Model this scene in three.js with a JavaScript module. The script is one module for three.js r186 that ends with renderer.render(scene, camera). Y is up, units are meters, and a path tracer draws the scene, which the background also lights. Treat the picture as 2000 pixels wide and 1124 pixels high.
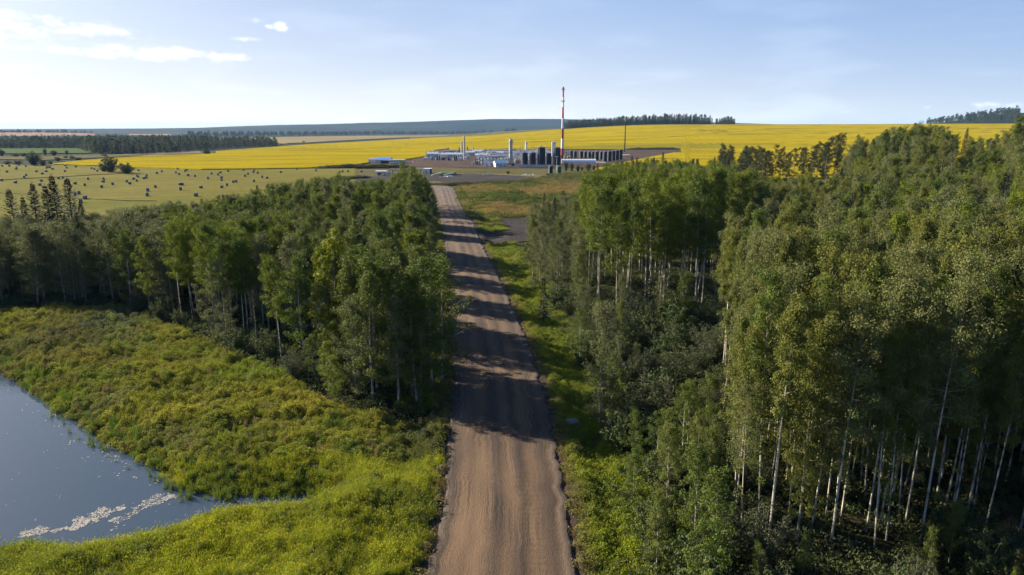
import * as THREE from 'three';
import { mergeGeometries } from 'three/addons/utils/BufferGeometryUtils.js';
import { ImprovedNoise } from 'three/addons/math/ImprovedNoise.js';

// ---------------------------------------------------------------- camera, sky, sun, exposure
const scene = new THREE.Scene();
const CAM_H = 28, FPX = 1333, PITCH = Math.atan((562 - 252) / FPX);
const camera = new THREE.PerspectiveCamera(2 * Math.atan(562 / FPX) * 180 / Math.PI, 2000 / 1124, 0.5, 40000);
camera.position.set(0, CAM_H, 0);
camera.rotation.x = -PITCH;
scene.add(camera);

const SUN_AZ = -52 * Math.PI / 180, SUN_EL = 23.5 * Math.PI / 180;          // azimuth: left of the view direction (-z)
const SUN_DIR = new THREE.Vector3(Math.sin(SUN_AZ) * Math.cos(SUN_EL), Math.sin(SUN_EL), -Math.cos(SUN_AZ) * Math.cos(SUN_EL));
const sun = new THREE.DirectionalLight(new THREE.Color(1.0, 0.885, 0.70), 5);
sun.position.copy(SUN_DIR).multiplyScalar(900);
sun.target.position.set(0, 0, -200);
sun.castShadow = true; sun.shadow.mapSize.set(4096, 4096); sun.shadow.radius = 1.2;
Object.assign(sun.shadow.camera, { left: -420, right: 420, top: 420, bottom: -420, near: 1, far: 2200 });
sun.name = 'sun'; scene.add(sun, sun.target);
const EXPOSURE = 3.0;
scene.fog = new THREE.FogExp2(new THREE.Color(0.29, 0.55, 1.0), 3.8e-5);

const S = (a, b, x) => { const t = Math.min(1, Math.max(0, (x - a) / (b - a))); return t * t * (3 - 2 * t); };
const mix = (a, b, t) => a + (b - a) * t;
const mix3 = (a, b, t) => [mix(a[0], b[0], t), mix(a[1], b[1], t), mix(a[2], b[2], t)];
function rng(seed) { let s = seed >>> 0; return () => { s = (s + 0x6d2b79f5) | 0; let t = Math.imul(s ^ (s >>> 15), 1 | s); t = (t + Math.imul(t ^ (t >>> 7), 61 | t)) ^ t; return ((t ^ (t >>> 14)) >>> 0) / 4294967296; }; }
const perlin = new ImprovedNoise();
const noise = (x, y, z = 0.37) => perlin.noise(x, y, z);
function fbm(x, y, o = 4, z = 0.37) { let s = 0, a = 0.5; for (let i = 0; i < o; i++) { s += a * perlin.noise(x, y, z + i * 3.1); x *= 2.03; y *= 2.03; a *= 0.5; } return s; }
const DEG = Math.PI / 180;

// a photograph pixel (2000 x 1124) -> direction; used only to survey where things stand on the ground
function ray(u, v) {
  const x = (u - 1000) / FPX, y = -(v - 562) / FPX, c = Math.cos(PITCH), s = Math.sin(PITCH);
  return [x, y * c - s, -y * s - c];
}
function G(u, v, level = 0) { const d = ray(u, v), t = (level - CAM_H) / d[1]; return [d[0] * t, d[2] * t]; }
function P(u, dist) { const d = ray(u, 330), h = Math.hypot(d[0], d[2]); return [d[0] / h * dist, d[2] / h * dist]; }
function proj(x, y, z) {                                               // world -> pixel, depth
  const c = Math.cos(PITCH), s = Math.sin(PITCH), yy = y - CAM_H, yc = yy * c - z * s, zc = yy * s + z * c; // rotate by +PITCH
  const dep = -zc; return [1000 + FPX * x / dep, 562 - FPX * (yc) / dep, dep];
}

// ---------------------------------------------------------------- sky (air and clouds only)
{
  const W = 4096, HH = 2048, data = new Float32Array(W * HH * 4);
  const toAE = (u, v) => { const d = ray(u, v); return [Math.atan2(d[0], -d[2]) / DEG, Math.atan2(d[1], Math.hypot(d[0], d[2])) / DEG]; };
  // clouds by bearing and height: centre, half width, half height, strength
  const cl = [[90, 52, 150, 15, 1.0], [30, 46, 110, 22, .85], [40, 92, 90, 7, .75], [290, 104, 185, 12, 1.15], [420, 109, 60, 9, 1.05], [150, 94, 120, 8, .85], [60, 132, 75, 6, .8], [40, 32, 90, 12, .7], [505, 36, 12, 7, 1.25], [525, 53, 9, 5, 1.0], [548, 52, 13, 8, 1.3], [463, 90, 9, 4, .9], [480, 77, 45, 5, .62], [-160, 60, 200, 24, .9], [-260, 20, 160, 24, .8],
    [1900, 206, 90, 7, .62], [1810, 210, 60, 5, .55], [1660, 218, 50, 5, .5]].map(([u, v, rx, ry, s]) => { const [a, e] = toAE(u, v), k = 1 / FPX / DEG; return [a, e, rx * k * 0.95, ry * k, s]; });
  for (let row = 0; row < HH; row++) {
    const up = ((row + 0.5) / HH - 0.5) * Math.PI, el = up / DEG, y = Math.sin(up), ch = Math.cos(up);
    const e = Math.max(0, el);
    const k1 = Math.exp(-e / 7.5), k2 = Math.exp(-e / 24);
    for (let col = 0; col < W; col++) {
      const th = ((col + 0.5) / W - 0.5) * 2 * Math.PI, dx = Math.cos(th) * ch, dz = Math.sin(th) * ch;
      const cg = dx * SUN_DIR.x + y * SUN_DIR.y + dz * SUN_DIR.z, gam = Math.acos(Math.min(1, Math.max(-1, cg))) / DEG;
      const side = Math.exp(-gam / 42), near = Math.exp(-gam / 10);
      let r = mix(0.04, 0.235, k2) + 0.63 * k1, g = mix(0.125, 0.535, k2) + 0.36 * k1, b = mix(0.36, 1.0, k2) - 0.07 * k1;
      const hz = Math.exp(-e / 1.7);                                   // long air path at the horizon
      r += hz * 0.20 + 0.26 * side * k1; g += hz * 0.15 + 0.10 * side * k1; b += hz * 0.03 - 0.20 * side * k1;
      const dm = S(0.04, 0.30, side); r *= mix(0.68, 1, dm); g *= mix(0.78, 1, dm); b *= mix(0.88, 1, dm);
      r += 0.36 * side * (0.35 + 0.65 * k2) + 2.3 * near; g += 0.28 * side * (0.35 + 0.65 * k2) + 2.05 * near; b += 0.14 * side * (0.35 + 0.65 * k2) + 1.75 * near;
      if (el > 0.2 && el < 16) {
        const az = Math.atan2(dx, -dz) / DEG;
        if (az > -62 && az < 40) {
          let a = 0;
          for (const [ca, ce, ra, re, st] of cl) {
            const qx = (az - ca) / ra, qy = (el - ce) / re, q = qx * qx + qy * qy;
            if (q < 3.2) a = Math.max(a, st * Math.exp(-q * 0.9));
          }
          if (a > 0.02) {
            const n = fbm(az * 0.55, el * 1.9, 5, 4.2) + 0.45 * fbm(az * 2.2, el * 5.2, 4, 9.2);
            const den = S(0.34, 0.80, a * (0.84 + 1.5 * n));
            const shade = 1 - 0.10 * S(0.1, 0.5, fbm(az * 0.9 + 3, el * 3.0 - 0.4, 3, 7.7) + 0.2);
            r = mix(r, 1.16 * shade, den * 0.9); g = mix(g, 1.13 * shade, den * 0.9); b = mix(b, 1.14 * shade, den * 0.9);
          }
          const haze = 0.10 * S(0.05, 0.5, fbm(az * 0.11, el * 0.5, 4, 2.2) + 0.12) * Math.exp(-e / 12);
          r += haze; g += haze * 0.95; b += haze * 0.8;
        }
      }
      const i = (row * W + col) * 4; data[i] = r * 0.325; data[i + 1] = g * 0.345; data[i + 2] = b * 0.37; data[i + 3] = 1;
    }
  }
  const t = new THREE.DataTexture(data, W, HH, THREE.RGBAFormat, THREE.FloatType);
  t.mapping = THREE.EquirectangularReflectionMapping; t.magFilter = THREE.LinearFilter; t.needsUpdate = true;
  scene.background = t; scene.environment = t;
}

// ---------------------------------------------------------------- naming helpers
const usedNames = new Map();
function numbered(n) { const k = usedNames.get(n) ?? 0; usedNames.set(n, k + 1); return k ? n + '_' + String(k).padStart(3, '0') : n; }
function tag(o, label, category, group, kind) { if (label) o.userData.label = label; if (category) o.userData.category = category; if (group) o.userData.group = group; if (kind) o.userData.kind = kind; return o; }
function shadows(o) { o.traverse((m) => { if (m.isMesh) { m.castShadow = true; m.receiveShadow = true; } }); return o; }
function thing(name, label, category, [x, y, z], turn = 0, group) {
  const o = new THREE.Group(); o.name = numbered(name); o.position.set(x, y, z); o.rotation.y = turn; scene.add(o);
  return tag(o, label, category, group);
}
function part(name, geo, mat, parent, label) { const m = new THREE.Mesh(geo, mat); m.name = name; m.castShadow = m.receiveShadow = true; if (label) m.userData.label = label; parent.add(m); return m; }
function struct(name, geo, mat, label, category) { const m = new THREE.Mesh(geo, mat); m.name = numbered(name); m.castShadow = m.receiveShadow = true; scene.add(m); return tag(m, label, category, null, 'structure'); }

// ---------------------------------------------------------------- survey of the site
const lerpList = (list, x) => { if (x <= list[0][0]) return list[0][1]; for (let i = 1; i < list.length; i++) if (x <= list[i][0]) { const [a, b] = [list[i - 1], list[i]]; return mix(a[1], b[1], (x - a[0]) / (b[0] - a[0])); } return list[list.length - 1][1]; };
const ROAD_Y = 0.35;
const roadL = [[361, 826], [365, 838], [369, 848], [415, 859], [457, 869], [499, 874], [557, 878], [640, 886], [741, 893], [814, 886], [880, 880], [929, 876], [1000, 872], [1060, 858], [1124, 838], [1300, 790]];
const roadR = [[361, 868], [365, 879], [369, 886], [409, 903], [436, 924], [475, 938], [520, 962], [587, 993], [657, 1022], [753, 1056], [844, 1076], [1008, 1102], [1117, 1116], [1300, 1140]];
const roadRows = [];                                                    // [z, xL, xR], z falling
for (let v = 1290; v >= 361; v -= v > 372 ? 5 : 1.5) { const a = G(lerpList(roadL, v), v, ROAD_Y), b = G(lerpList(roadR, v), v, ROAD_Y); roadRows.push([(a[1] + b[1]) / 2, a[0], b[0]]); }
const rz = roadRows.map((r) => r[0]);
function roadAt(z) {                                                   // [xL, xR]
  if (z >= rz[0]) { const [z0, a, b] = roadRows[0]; return [a - 0.0 * (z - z0), b]; }
  let lo = 0, hi = rz.length - 1;
  if (z <= rz[hi]) { const q = roadRows[hi], p = roadRows[hi - 6], k = (z - q[0]) / (q[0] - p[0]); return [q[1] + (q[1] - p[1]) * k, q[2] + (q[2] - p[2]) * k]; }
  while (hi - lo > 1) { const m = (lo + hi) >> 1; if (rz[m] >= z) lo = m; else hi = m; }
  const t = (z - rz[lo]) / (rz[hi] - rz[lo]); return [mix(roadRows[lo][1], roadRows[hi][1], t), mix(roadRows[lo][2], roadRows[hi][2], t)];
}
const ROAD_END = rz[rz.length - 1];
function roadDist(x, z) { if (z < ROAD_END - 8 || z > 40) return 99; const [a, b] = roadAt(z); return Math.max(a - x, x - b); }   // < 0 on the road

const POND_Y = -1.3;
const pondPx = [[-420, 640], [-200, 680], [-60, 705], [0, 730], [60, 772], [150, 832], [230, 885], [290, 914], [326, 946], [390, 968], [500, 972], [590, 968], [622, 979], [590, 996], [480, 1002], [392, 1018], [340, 1040], [255, 1058], [180, 1072], [70, 1066], [0, 1080], [-200, 1110], [-500, 1130], [-900, 1130]];
const pond = pondPx.map(([u, v]) => G(u, v, POND_Y));
function inPoly(p, x, z) { let c = false; for (let i = 0, j = p.length - 1; i < p.length; j = i++) { const [xi, zi] = p[i], [xj, zj] = p[j]; if ((zi > z) !== (zj > z) && x < (xj - xi) * (z - zi) / (zj - zi) + xi) c = !c; } return c; }
function sdPoly(p, x, z) { let d = 1e9; for (let i = 0, j = p.length - 1; i < p.length; j = i++) { const [ax, az] = p[j], [bx, bz] = p[i], vx = bx - ax, vz = bz - az, t = Math.min(1, Math.max(0, ((x - ax) * vx + (z - az) * vz) / (vx * vx + vz * vz))); d = Math.min(d, Math.hypot(x - ax - vx * t, z - az - vz * t)); } return inPoly(p, x, z) ? -d : d; }
const pondBox = [Math.min(...pond.map((p) => p[0])), Math.max(...pond.map((p) => p[0])), Math.min(...pond.map((p) => p[1])), Math.max(...pond.map((p) => p[1]))];
function pondDist(x, z) { if (x < pondBox[0] - 14 || x > pondBox[1] + 14 || z < pondBox[2] - 14 || z > pondBox[3] + 14) return 14; return sdPoly(pond, x, z); }

// heights of the distant ridges by bearing (photo column -> height of the ridge at 7 km)
const ridge = [[-600, 20], [0, 24], [200, 30], [300, 34], [400, 40], [500, 62], [600, 76], [700, 90], [800, 106], [900, 124], [1000, 134], [1100, 134], [1250, 116], [1400, 92], [1500, 76], [1600, 66], [1750, 62], [1900, 64], [2200, 60]];
function H(x, z) {
  const d = Math.hypot(x, z);
  let h = 0;
  if (d < 700) {
    const rd = roadDist(x, z);
    const off = S(4, 12, rd);
    const pd = d < 200 && x < 5 ? pondDist(x, z) : 14;
    let und = (fbm(x / 60, z / 60, 3) * 1.1 + fbm(x / 9, z / 9, 2, 5.5) * 0.35) * off * (1 - S(300, 600, d));
    h = und;
    if (x > 20) h += 13.5 * S(74, 172, x) * S(20, -90, z) * (1 - S(-230, -380, z)) ;
    if (x < 0 && d < 160) h += (0.5 * S(0, 30, pd) + 0.75 * fbm(x / 4.6, z / 3.8, 2, 7.9) * S(1, 5, pd)) * off;
    // roadside ditch and bed
    if (rd < 12) {
      const depth = (x < roadAt(z)[0] ? 0.75 : 0.7) * (1 - S(-300, -330, z));
      if (rd < 0) h = ROAD_Y - 0.16;
      else { const shape = rd < 1.2 ? mix(ROAD_Y - 0.16, ROAD_Y - 0.27, rd / 1.2) : rd < 3.6 ? mix(ROAD_Y - 0.27, -depth, S(1.2, 3.6, rd)) : mix(-depth, h, S(3.6, 8, rd)); h = rd < 3.6 ? shape + und * 0.3 : shape; }
    }
    if (pd < 14) {
      // near bank: a raised, rounded embankment between the pond and the road
      const nb = S(-56, -47, z);
      h += nb * (1.25 + 1.3 * fbm(x / 8, z / 6, 2, 3.3)) * S(0.5, 5, pd) * S(0.6, 3.5, rd) * (1 - S(7, 16, rd) * 0.4);
      if (pd < 3.6) { const bank = pd < 0 ? mix(POND_Y - 0.1, POND_Y - 1.1, S(0, -2.5, pd)) : mix(POND_Y - 0.1, h, S(0, 3.6, pd) ** 0.8); h = pd < 0 ? bank : Math.min(bank, h); }
    }
  }
  if (d > 600) {
    h += 37 * S(-330, 370, x) * S(650, 1650, d) * (z < 0 ? 1 : 0);
    if (d > 1900) {
      const u = 1000 + FPX * x / Math.max(1, -z) * 1.0;
      if (z < 0) {
        const mask = 1 - S(3000, 6000, d);
        h = h * Math.max(mask, 0);
        const rh = lerpList(ridge, u);
        h += rh * S(5000, 7200, d) * (0.93 + 0.16 * fbm(x / 900, z / 900, 4)) ;
        h += 14 * S(2600, 3600, d) * (1 - S(4200, 5600, d)) * S(500, 0, u) * (0.5 + fbm(x / 700, z / 500, 3));
        h += 40 * Math.exp(-(((u - 1960) / 130) ** 2)) * S(2100, 2700, d) * (1 - S(3300, 4500, d));
      }
      h += fbm(x / 420, z / 420, 3) * 5 * S(1900, 4000, d) * (x < 100 ? 1 : 0.3);
    }
  }
  return h;
}
function hit(u, v, far = 9000) {
  const r = ray(u, v), hl = Math.hypot(r[0], r[2]), ax = r[0] / hl, az = r[2] / hl, sl = r[1] / hl;
  let p = 20, q = 20;
  for (; q < far; q *= 1.008) { if (CAM_H + sl * q < H(ax * q, az * q)) break; p = q; }
  if (q >= far) return [ax * far, az * far, H(ax * far, az * far), far];
  for (let i = 0; i < 24; i++) { const m = (p + q) / 2; if (CAM_H + sl * m < H(ax * m, az * m)) q = m; else p = m; }
  return [ax * q, az * q, H(ax * q, az * q), q];
}
const at = (u, v) => { const [x, z, y] = hit(u, v); return [x, y, z]; };
const depthOf = (p) => proj(p[0], p[1], p[2])[2];

// forests
const leftWood = [G(-520, 560), G(-250, 590), G(0, 600), G(120, 602), G(240, 608), G(330, 644), G(430, 684), G(540, 734), G(620, 784), G(700, 814), G(800, 822), G(852, 802), G(868, 720), G(864, 640), G(857, 560), G(852, 500), G(846, 450), P(846, 262), P(700, 218), P(600, 216), P(450, 178), P(300, 170), P(100, 168), P(-100, 176), P(-520, 190)];
const rightWood = [G(1252, 1500), G(1246, 1124), G(1236, 1000), G(1206, 900), G(1176, 850), G(1150, 770), G(1122, 700), G(1096, 640), G(1062, 590), G(1035, 550), G(1016, 500), G(1022, 470), P(1066, 226), P(1132, 300), P(1230, 370), P(1400, 330), P(1440, 296), P(1640, 296), P(1700, 340), P(2000, 320), P(2350, 280), [240, -90], [170, -20], [60, -8]];

// ---------------------------------------------------------------- textures
function dataTex(w, h, f, srgb = true) {
  const d = new Uint8Array(w * h * 4);
  for (let y = 0; y < h; y++) for (let x = 0; x < w; x++) { const c = f(x / w, y / h, x, y), i = (y * w + x) * 4; d[i] = Math.max(0, Math.min(255, c[0] * 255)); d[i + 1] = Math.max(0, Math.min(255, c[1] * 255)); d[i + 2] = Math.max(0, Math.min(255, c[2] * 255)); d[i + 3] = 255; }
  const t = new THREE.DataTexture(d, w, h); t.wrapS = t.wrapT = THREE.RepeatWrapping; t.magFilter = THREE.LinearFilter; t.minFilter = THREE.LinearMipmapLinearFilter; t.generateMipmaps = true; if (srgb) t.colorSpace = THREE.SRGBColorSpace; t.needsUpdate = true; return t;
}
const TAU = Math.PI * 2;
// seamless noise: noise on a torus sampled by two circles folded into three coordinates
function tn(u, v, fx, fy, s = 0) { const a = u * TAU, b = v * TAU, ra = fx / TAU, rb = fy / TAU; return perlin.noise(Math.cos(a) * ra + s, Math.sin(a) * ra + Math.cos(b) * rb, Math.sin(b) * rb + s * 1.7); }
const grainTex = dataTex(512, 512, (u, v) => { const n = 0.80 + 0.20 * tn(u, v, 14, 14, 1) + 0.24 * tn(u, v, 60, 60, 2) + 0.22 * tn(u, v, 150, 150, 3); return [n, n, n]; });
const streakTex = dataTex(1024, 512, (u, v) => { const n = 0.86 + 0.12 * tn(u, v, 6, 40, 1) + 0.13 * tn(u, v, 20, 110, 2) + 0.12 * tn(u, v, 120, 160, 5); return [n, n, n * 0.98]; });
const rep = (t, sx, sy) => { const c = t.clone(); c.repeat.set(sx, sy); c.needsUpdate = true; return c; };
// ---------------------------------------------------------------- ground
function groundColor(x, z, d) {
  const n = fbm(x / 7, z / 7, 3, 1.1), n2 = fbm(x / 40, z / 40, 3, 2.1);
  if (d < 620) {
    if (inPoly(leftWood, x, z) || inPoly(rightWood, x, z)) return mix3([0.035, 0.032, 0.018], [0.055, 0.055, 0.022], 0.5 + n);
    const rd = roadDist(x, z);
    let c = mix3([0.085, 0.095, 0.024], [0.13, 0.125, 0.038], 0.5 + n + n2);
    if (z < -150) c = mix3([0.115, 0.108, 0.034], [0.185, 0.148, 0.058], Math.min(1, Math.max(0, 0.5 + 1.1 * n2 + 0.7 * n)));
    if (z < -150 && x > -20) c = mix3(c, [0.11, 0.13, 0.035], S(-0.05, 0.3, fbm(x / 26, z / 14, 3, 8.8)));
    if (rd < 2.2) c = mix3([0.13, 0.095, 0.066], c, S(0.4, 2.2, rd + n * 1.2));
    return c;
  }
  if (d < 1250 && x > -330) return mix3([0.12, 0.12, 0.04], [0.16, 0.145, 0.055], 0.5 + n2);
  const f = fbm(x / 260, z / 260, 4, 3.3);
  const far = fbm(x / 1500, z / 700, 3, 6.1);
  const dry = S(0.13, 0.2, far) * S(2600, 3400, d) * (1 - S(4200, 5600, d) * 0.85);
  let c = mix3([0.022, 0.033, 0.018], [0.04, 0.055, 0.025], 0.5 + f);
  return mix3(c, [0.26, 0.19, 0.11], dry * 0.7);
}
{
  const az = []; for (let a = -180; a < -46; a += 4) az.push(a); for (let a = -46; a <= 46; a += 0.25) az.push(a); for (let a = 50; a < 180; a += 4) az.push(a);
  const rr = [0]; let r = 5; while (r < 14000) { rr.push(r); r *= r < 140 ? 1.011 : r < 1700 ? 1.018 : 1.026; } rr.push(14000);
  const na = az.length, nr = rr.length, pos = new Float32Array(na * nr * 3), col = new Float32Array(na * nr * 3), uv = new Float32Array(na * nr * 2), idx = [];
  for (let j = 0; j < nr; j++) for (let i = 0; i < na; i++) {
    const a = az[i] * DEG, x = Math.sin(a) * rr[j], z = -Math.cos(a) * rr[j], k = j * na + i;
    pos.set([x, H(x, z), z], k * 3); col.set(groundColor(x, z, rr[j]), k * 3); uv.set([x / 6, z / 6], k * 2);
  }
  for (let j = 0; j < nr - 1; j++) for (let i = 0; i < na; i++) { const i2 = (i + 1) % na, a = j * na + i, b = j * na + i2, c = a + na, e = b + na; if (j) idx.push(a, b, c); idx.push(b, e, c); }
  const g = new THREE.BufferGeometry(); g.setAttribute('position', new THREE.BufferAttribute(pos, 3)); g.setAttribute('color', new THREE.BufferAttribute(col, 3)); g.setAttribute('uv', new THREE.BufferAttribute(uv, 2)); g.setIndex(idx); g.computeVertexNormals();
  struct('ground', g, new THREE.MeshPhysicalMaterial({ vertexColors: true, specularIntensity: 0.1, map: grainTex, roughness: 1, bumpMap: grainTex, bumpScale: 0.12 }), 'rolling ground under the meadows, woods and distant plain', 'ground');
}

// a sheet of land laid over the ground between a near edge and a far edge (both lists of photo pixels or 'far' distances), with a small upstanding rim
function edgePx(list) { return (u) => { const v = lerpList(list, u); return hit(u, v).slice(0, 2); }; }
function edgeFar(dist) { return (u) => P(u, dist); }
function sheet(name, label, u0, u1, nearE, farE, nu, nv, lift, mat, colorF, category = 'field') {
  const pos = [], col = [], uv = [], idx = [];
  for (let i = 0; i <= nu; i++) {
    const u = mix(u0, u1, i / nu), A = nearE(u), B = farE(u), da = Math.hypot(A[0], A[1]), db = Math.max(da * 1.002, Math.hypot(B[0], B[1]));
    for (let j = -1; j <= nv + 1; j++) {
      const jj = Math.max(0, Math.min(nv, j)), dd = da * (db / da) ** (jj / nv), t = db - da > 1e-6 ? (dd - da) / (db - da) : 0, x = mix(A[0], B[0], t), z = mix(A[1], B[1], t);
      const rim = j < 0 || j > nv || i === 0 || i === nu;
      pos.push(x, H(x, z) + (rim ? -0.3 : lift), z); col.push(...colorF(x, z)); uv.push(x / 20, z / 20);
    }
  }
  const w = nv + 3;
  for (let i = 0; i < nu; i++) for (let j = 0; j < w - 1; j++) { const a = i * w + j, b = a + w; idx.push(a, b, a + 1, b, b + 1, a + 1); }
  const g = new THREE.BufferGeometry(); g.setAttribute('position', new THREE.Float32BufferAttribute(pos, 3)); g.setAttribute('color', new THREE.Float32BufferAttribute(col, 3)); g.setAttribute('uv', new THREE.Float32BufferAttribute(uv, 2)); g.setIndex(idx); g.computeVertexNormals();
  return struct(name, g, mat, label, category);
}
const cropMat = new THREE.MeshPhysicalMaterial({ vertexColors: true, specularIntensity: 0.02, map: rep(streakTex, 0.16, 0.6), roughness: 1, bumpMap: rep(grainTex, 1.2, 1.2), bumpScale: 0.35 });
const stubbleMat = new THREE.MeshPhysicalMaterial({ vertexColors: true, specularIntensity: 0.05, map: rep(streakTex, 0.5, 1.4), roughness: 1, bumpMap: rep(grainTex, 1.5, 1.5), bumpScale: 0.1 });
const dirtMat = new THREE.MeshPhysicalMaterial({ vertexColors: true, specularIntensity: 0.15, map: rep(grainTex, 2.2, 2.2), roughness: 1, bumpMap: rep(grainTex, 3, 3), bumpScale: 0.06 });

const canola = (x, z) => {
  const d = Math.hypot(x, z), n = fbm(x / 190, d / 60, 4, 1.9), p = fbm(x / 150, d / 26, 4, 7.3);
  let c = mix3([0.335, 0.256, 0.0006], [0.435, 0.340, 0.0006], 0.5 + n * 1.3);
  c = mix3(c, [0.1401, 0.136, 0.009888], 0.8 * S(0.17, 0.3, p + 0.25 * n));                      // thin spots where leaves show
  // wheel tracks of the sprayer, dark green lines along the slope
  const q = d + 60 * fbm(x / 300, z / 300, 2, 3.9) + 0.12 * x, track = Math.abs(((q / 86) % 1 + 1) % 1 - 0.5) * 86;
  c = mix3(c, [0.1401, 0.136, 0.01154], 0.65 * (1 - S(2.4, 5.5, track)) * S(-0.1, 0.25, fbm(x / 110, z / 110, 2, 12.1) + 0.1));
  // a band of thinner crop across the slope above the plant
  const band = 1 - Math.abs(d - (905 + 0.05 * x)) / 62; if (x > 60) c = mix3(c, [0.2225, 0.1978, 0.01648], 0.85 * S(0, 0.5, band) * S(60, 130, x) * (1 - S(230, 330, x)));
  return c;
};
const nearCanola = edgePx([[100, 322.5], [194, 325.5], [263, 328.5], [393, 332.5], [520, 331.5], [600, 330], [700, 323], [722, 319], [800, 312], [830, 307], [860, 299], [900, 294.5], [1000, 293.5], [1100, 292.5], [1216, 293], [1250, 292.5], [1330, 292], [1335, 300], [1346, 336], [1420, 352], [1500, 353], [1600, 350], [2000, 330], [2300, 320]]);
const farCanolaL = edgePx([[100, 322], [150, 316], [210, 311], [300, 304.5], [390, 303], [410, 297.5], [500, 290.5], [600, 283], [700, 277.5], [800, 271.5], [840, 269.5], [900, 267.5], [940, 265.8], [1000, 261], [1060, 256], [1100, 253]]);
const crest = edgeFar(1780);
sheet('canola_field', 'bright yellow canola in flower on the slope behind the plant', 100, 2150,
  nearCanola, (u) => { if (u < 950) return farCanolaL(u); const t = S(950, 1120, u), a = farCanolaL(u), b = crest(u), da = Math.hypot(...a), D = mix(Math.min(da, 1760), 1780, t); return P(u, D); }, 420, 90, 0.9, cropMat, canola);
sheet('canola_field', 'yellow canola wedge beside the plant fence, right of the shrubs', 1160, 1344, edgePx([[1160, 332], [1240, 334], [1420, 352]]), edgePx([[1160, 331.5], [1200, 322], [1240, 314], [1318, 299], [1420, 296]]), 60, 26, 0.8, cropMat, canola);

sheet('hay_field', 'mown hay field dotted with bales left of the plant', -260, 700, edgePx([[-260, 470], [700, 470]]), edgePx([[-260, 321], [0, 322], [60, 324], [103, 323], [194, 326], [263, 329.2], [393, 333], [520, 332], [600, 330.7], [700, 327]]), 190, 70, 0.35, stubbleMat, (x, z) => {
  const n = fbm(x / 70, z / 26, 4, 4.4), s = 0.5 + 0.5 * Math.sin((z + 0.35 * x + 9 * fbm(x / 60, z / 60, 2)) / 2.7), m = fbm(x / 14, z / 9, 3, 6.6);
  let c = mix3([0.152, 0.138, 0.026], [0.205, 0.178, 0.042], 0.5 + n * 1.2 + m * 0.5);
  c = mix3(c, [0.128, 0.142, 0.022], S(-0.05, 0.35, fbm(x / 120, z / 50, 3, 14.2)) * 0.75);
  return mix3(c, [0.09296, 0.08632, 0.01992], s * 0.25);
});
// the narrow weedy ditches across the hay field
function strip(name, label, pts, width, lift, color, mat = stubbleMat, category = 'ditch') {
  const pos = [], col = [], uv = [], idx = [], w = pts.map(([u, v]) => hit(u, v).slice(0, 2)), fine = [];
  for (let i = 0; i < w.length - 1; i++) for (let k = 0; k < 14; k++) fine.push([mix(w[i][0], w[i + 1][0], k / 14), mix(w[i][1], w[i + 1][1], k / 14)]); fine.push(w[w.length - 1]);
  fine.forEach((p, i) => { const a = fine[Math.max(0, i - 1)], b = fine[Math.min(fine.length - 1, i + 1)], l = Math.hypot(b[0] - a[0], b[1] - a[1]) || 1, nx = -(b[1] - a[1]) / l, nz = (b[0] - a[0]) / l, ww = width * (0.7 + 0.9 * Math.abs(fbm(i * 0.21, pts[0][0] * 0.013, 3)));
    [[-1, -0.3], [-0.8, lift * 0.6], [0, lift], [0.8, lift * 0.6], [1, -0.3]].forEach(([s, l2]) => { const x = p[0] + nx * s * ww / 2, z = p[1] + nz * s * ww / 2; pos.push(x, H(x, z) + l2, z); col.push(...color(x, z)); uv.push(x / 20, z / 20); }); });
  for (let i = 0; i < fine.length - 1; i++) for (let j = 0; j < 4; j++) { const a = i * 5 + j, b = a + 5; idx.push(a, a + 1, b, b, a + 1, b + 1); }
  const g = new THREE.BufferGeometry(); g.setAttribute('position', new THREE.Float32BufferAttribute(pos, 3)); g.setAttribute('color', new THREE.Float32BufferAttribute(col, 3)); g.setAttribute('uv', new THREE.Float32BufferAttribute(uv, 2)); g.setIndex(idx); g.computeVertexNormals();
  return struct(name, g, mat, label, category);
}
const weedC = (x, z) => mix3([0.04, 0.048, 0.016], [0.088, 0.08, 0.028], 0.5 + fbm(x / 3, z / 3, 2, 1.3));
strip('weed_strip', 'upper dark weedy ditch line crossing the hay field', [[-60, 355], [0, 353.5], [60, 350], [120, 347], [180, 343.5], [240, 340.5]], 3.2, 0.7, weedC);
strip('weed_strip', 'lower dark weedy ditch line crossing the hay field', [[-80, 378], [0, 379], [60, 381.5], [120, 387], [180, 391], [240, 394], [305, 395]], 2.0, 0.6, weedC);
strip('weed_strip', 'dark green track line climbing across the yellow canola slope', [[1095, 279.5], [1185, 275.5], [1260, 272], [1325, 267.8], [1380, 263.5], [1440, 258.5], [1480, 256.5]], 9, 1.15, weedC);
strip('dirt_track', 'bare dirt track at the right end of the hay field', [[470, 362], [520, 357], [560, 354], [610, 350.5], [640, 348]], 5.5, 0.42, (x, z) => mix3([0.1461, 0.0996, 0.07304], [0.1992, 0.1394, 0.0996], 0.5 + fbm(x / 4, z / 4, 2)), dirtMat, 'track');

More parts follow.
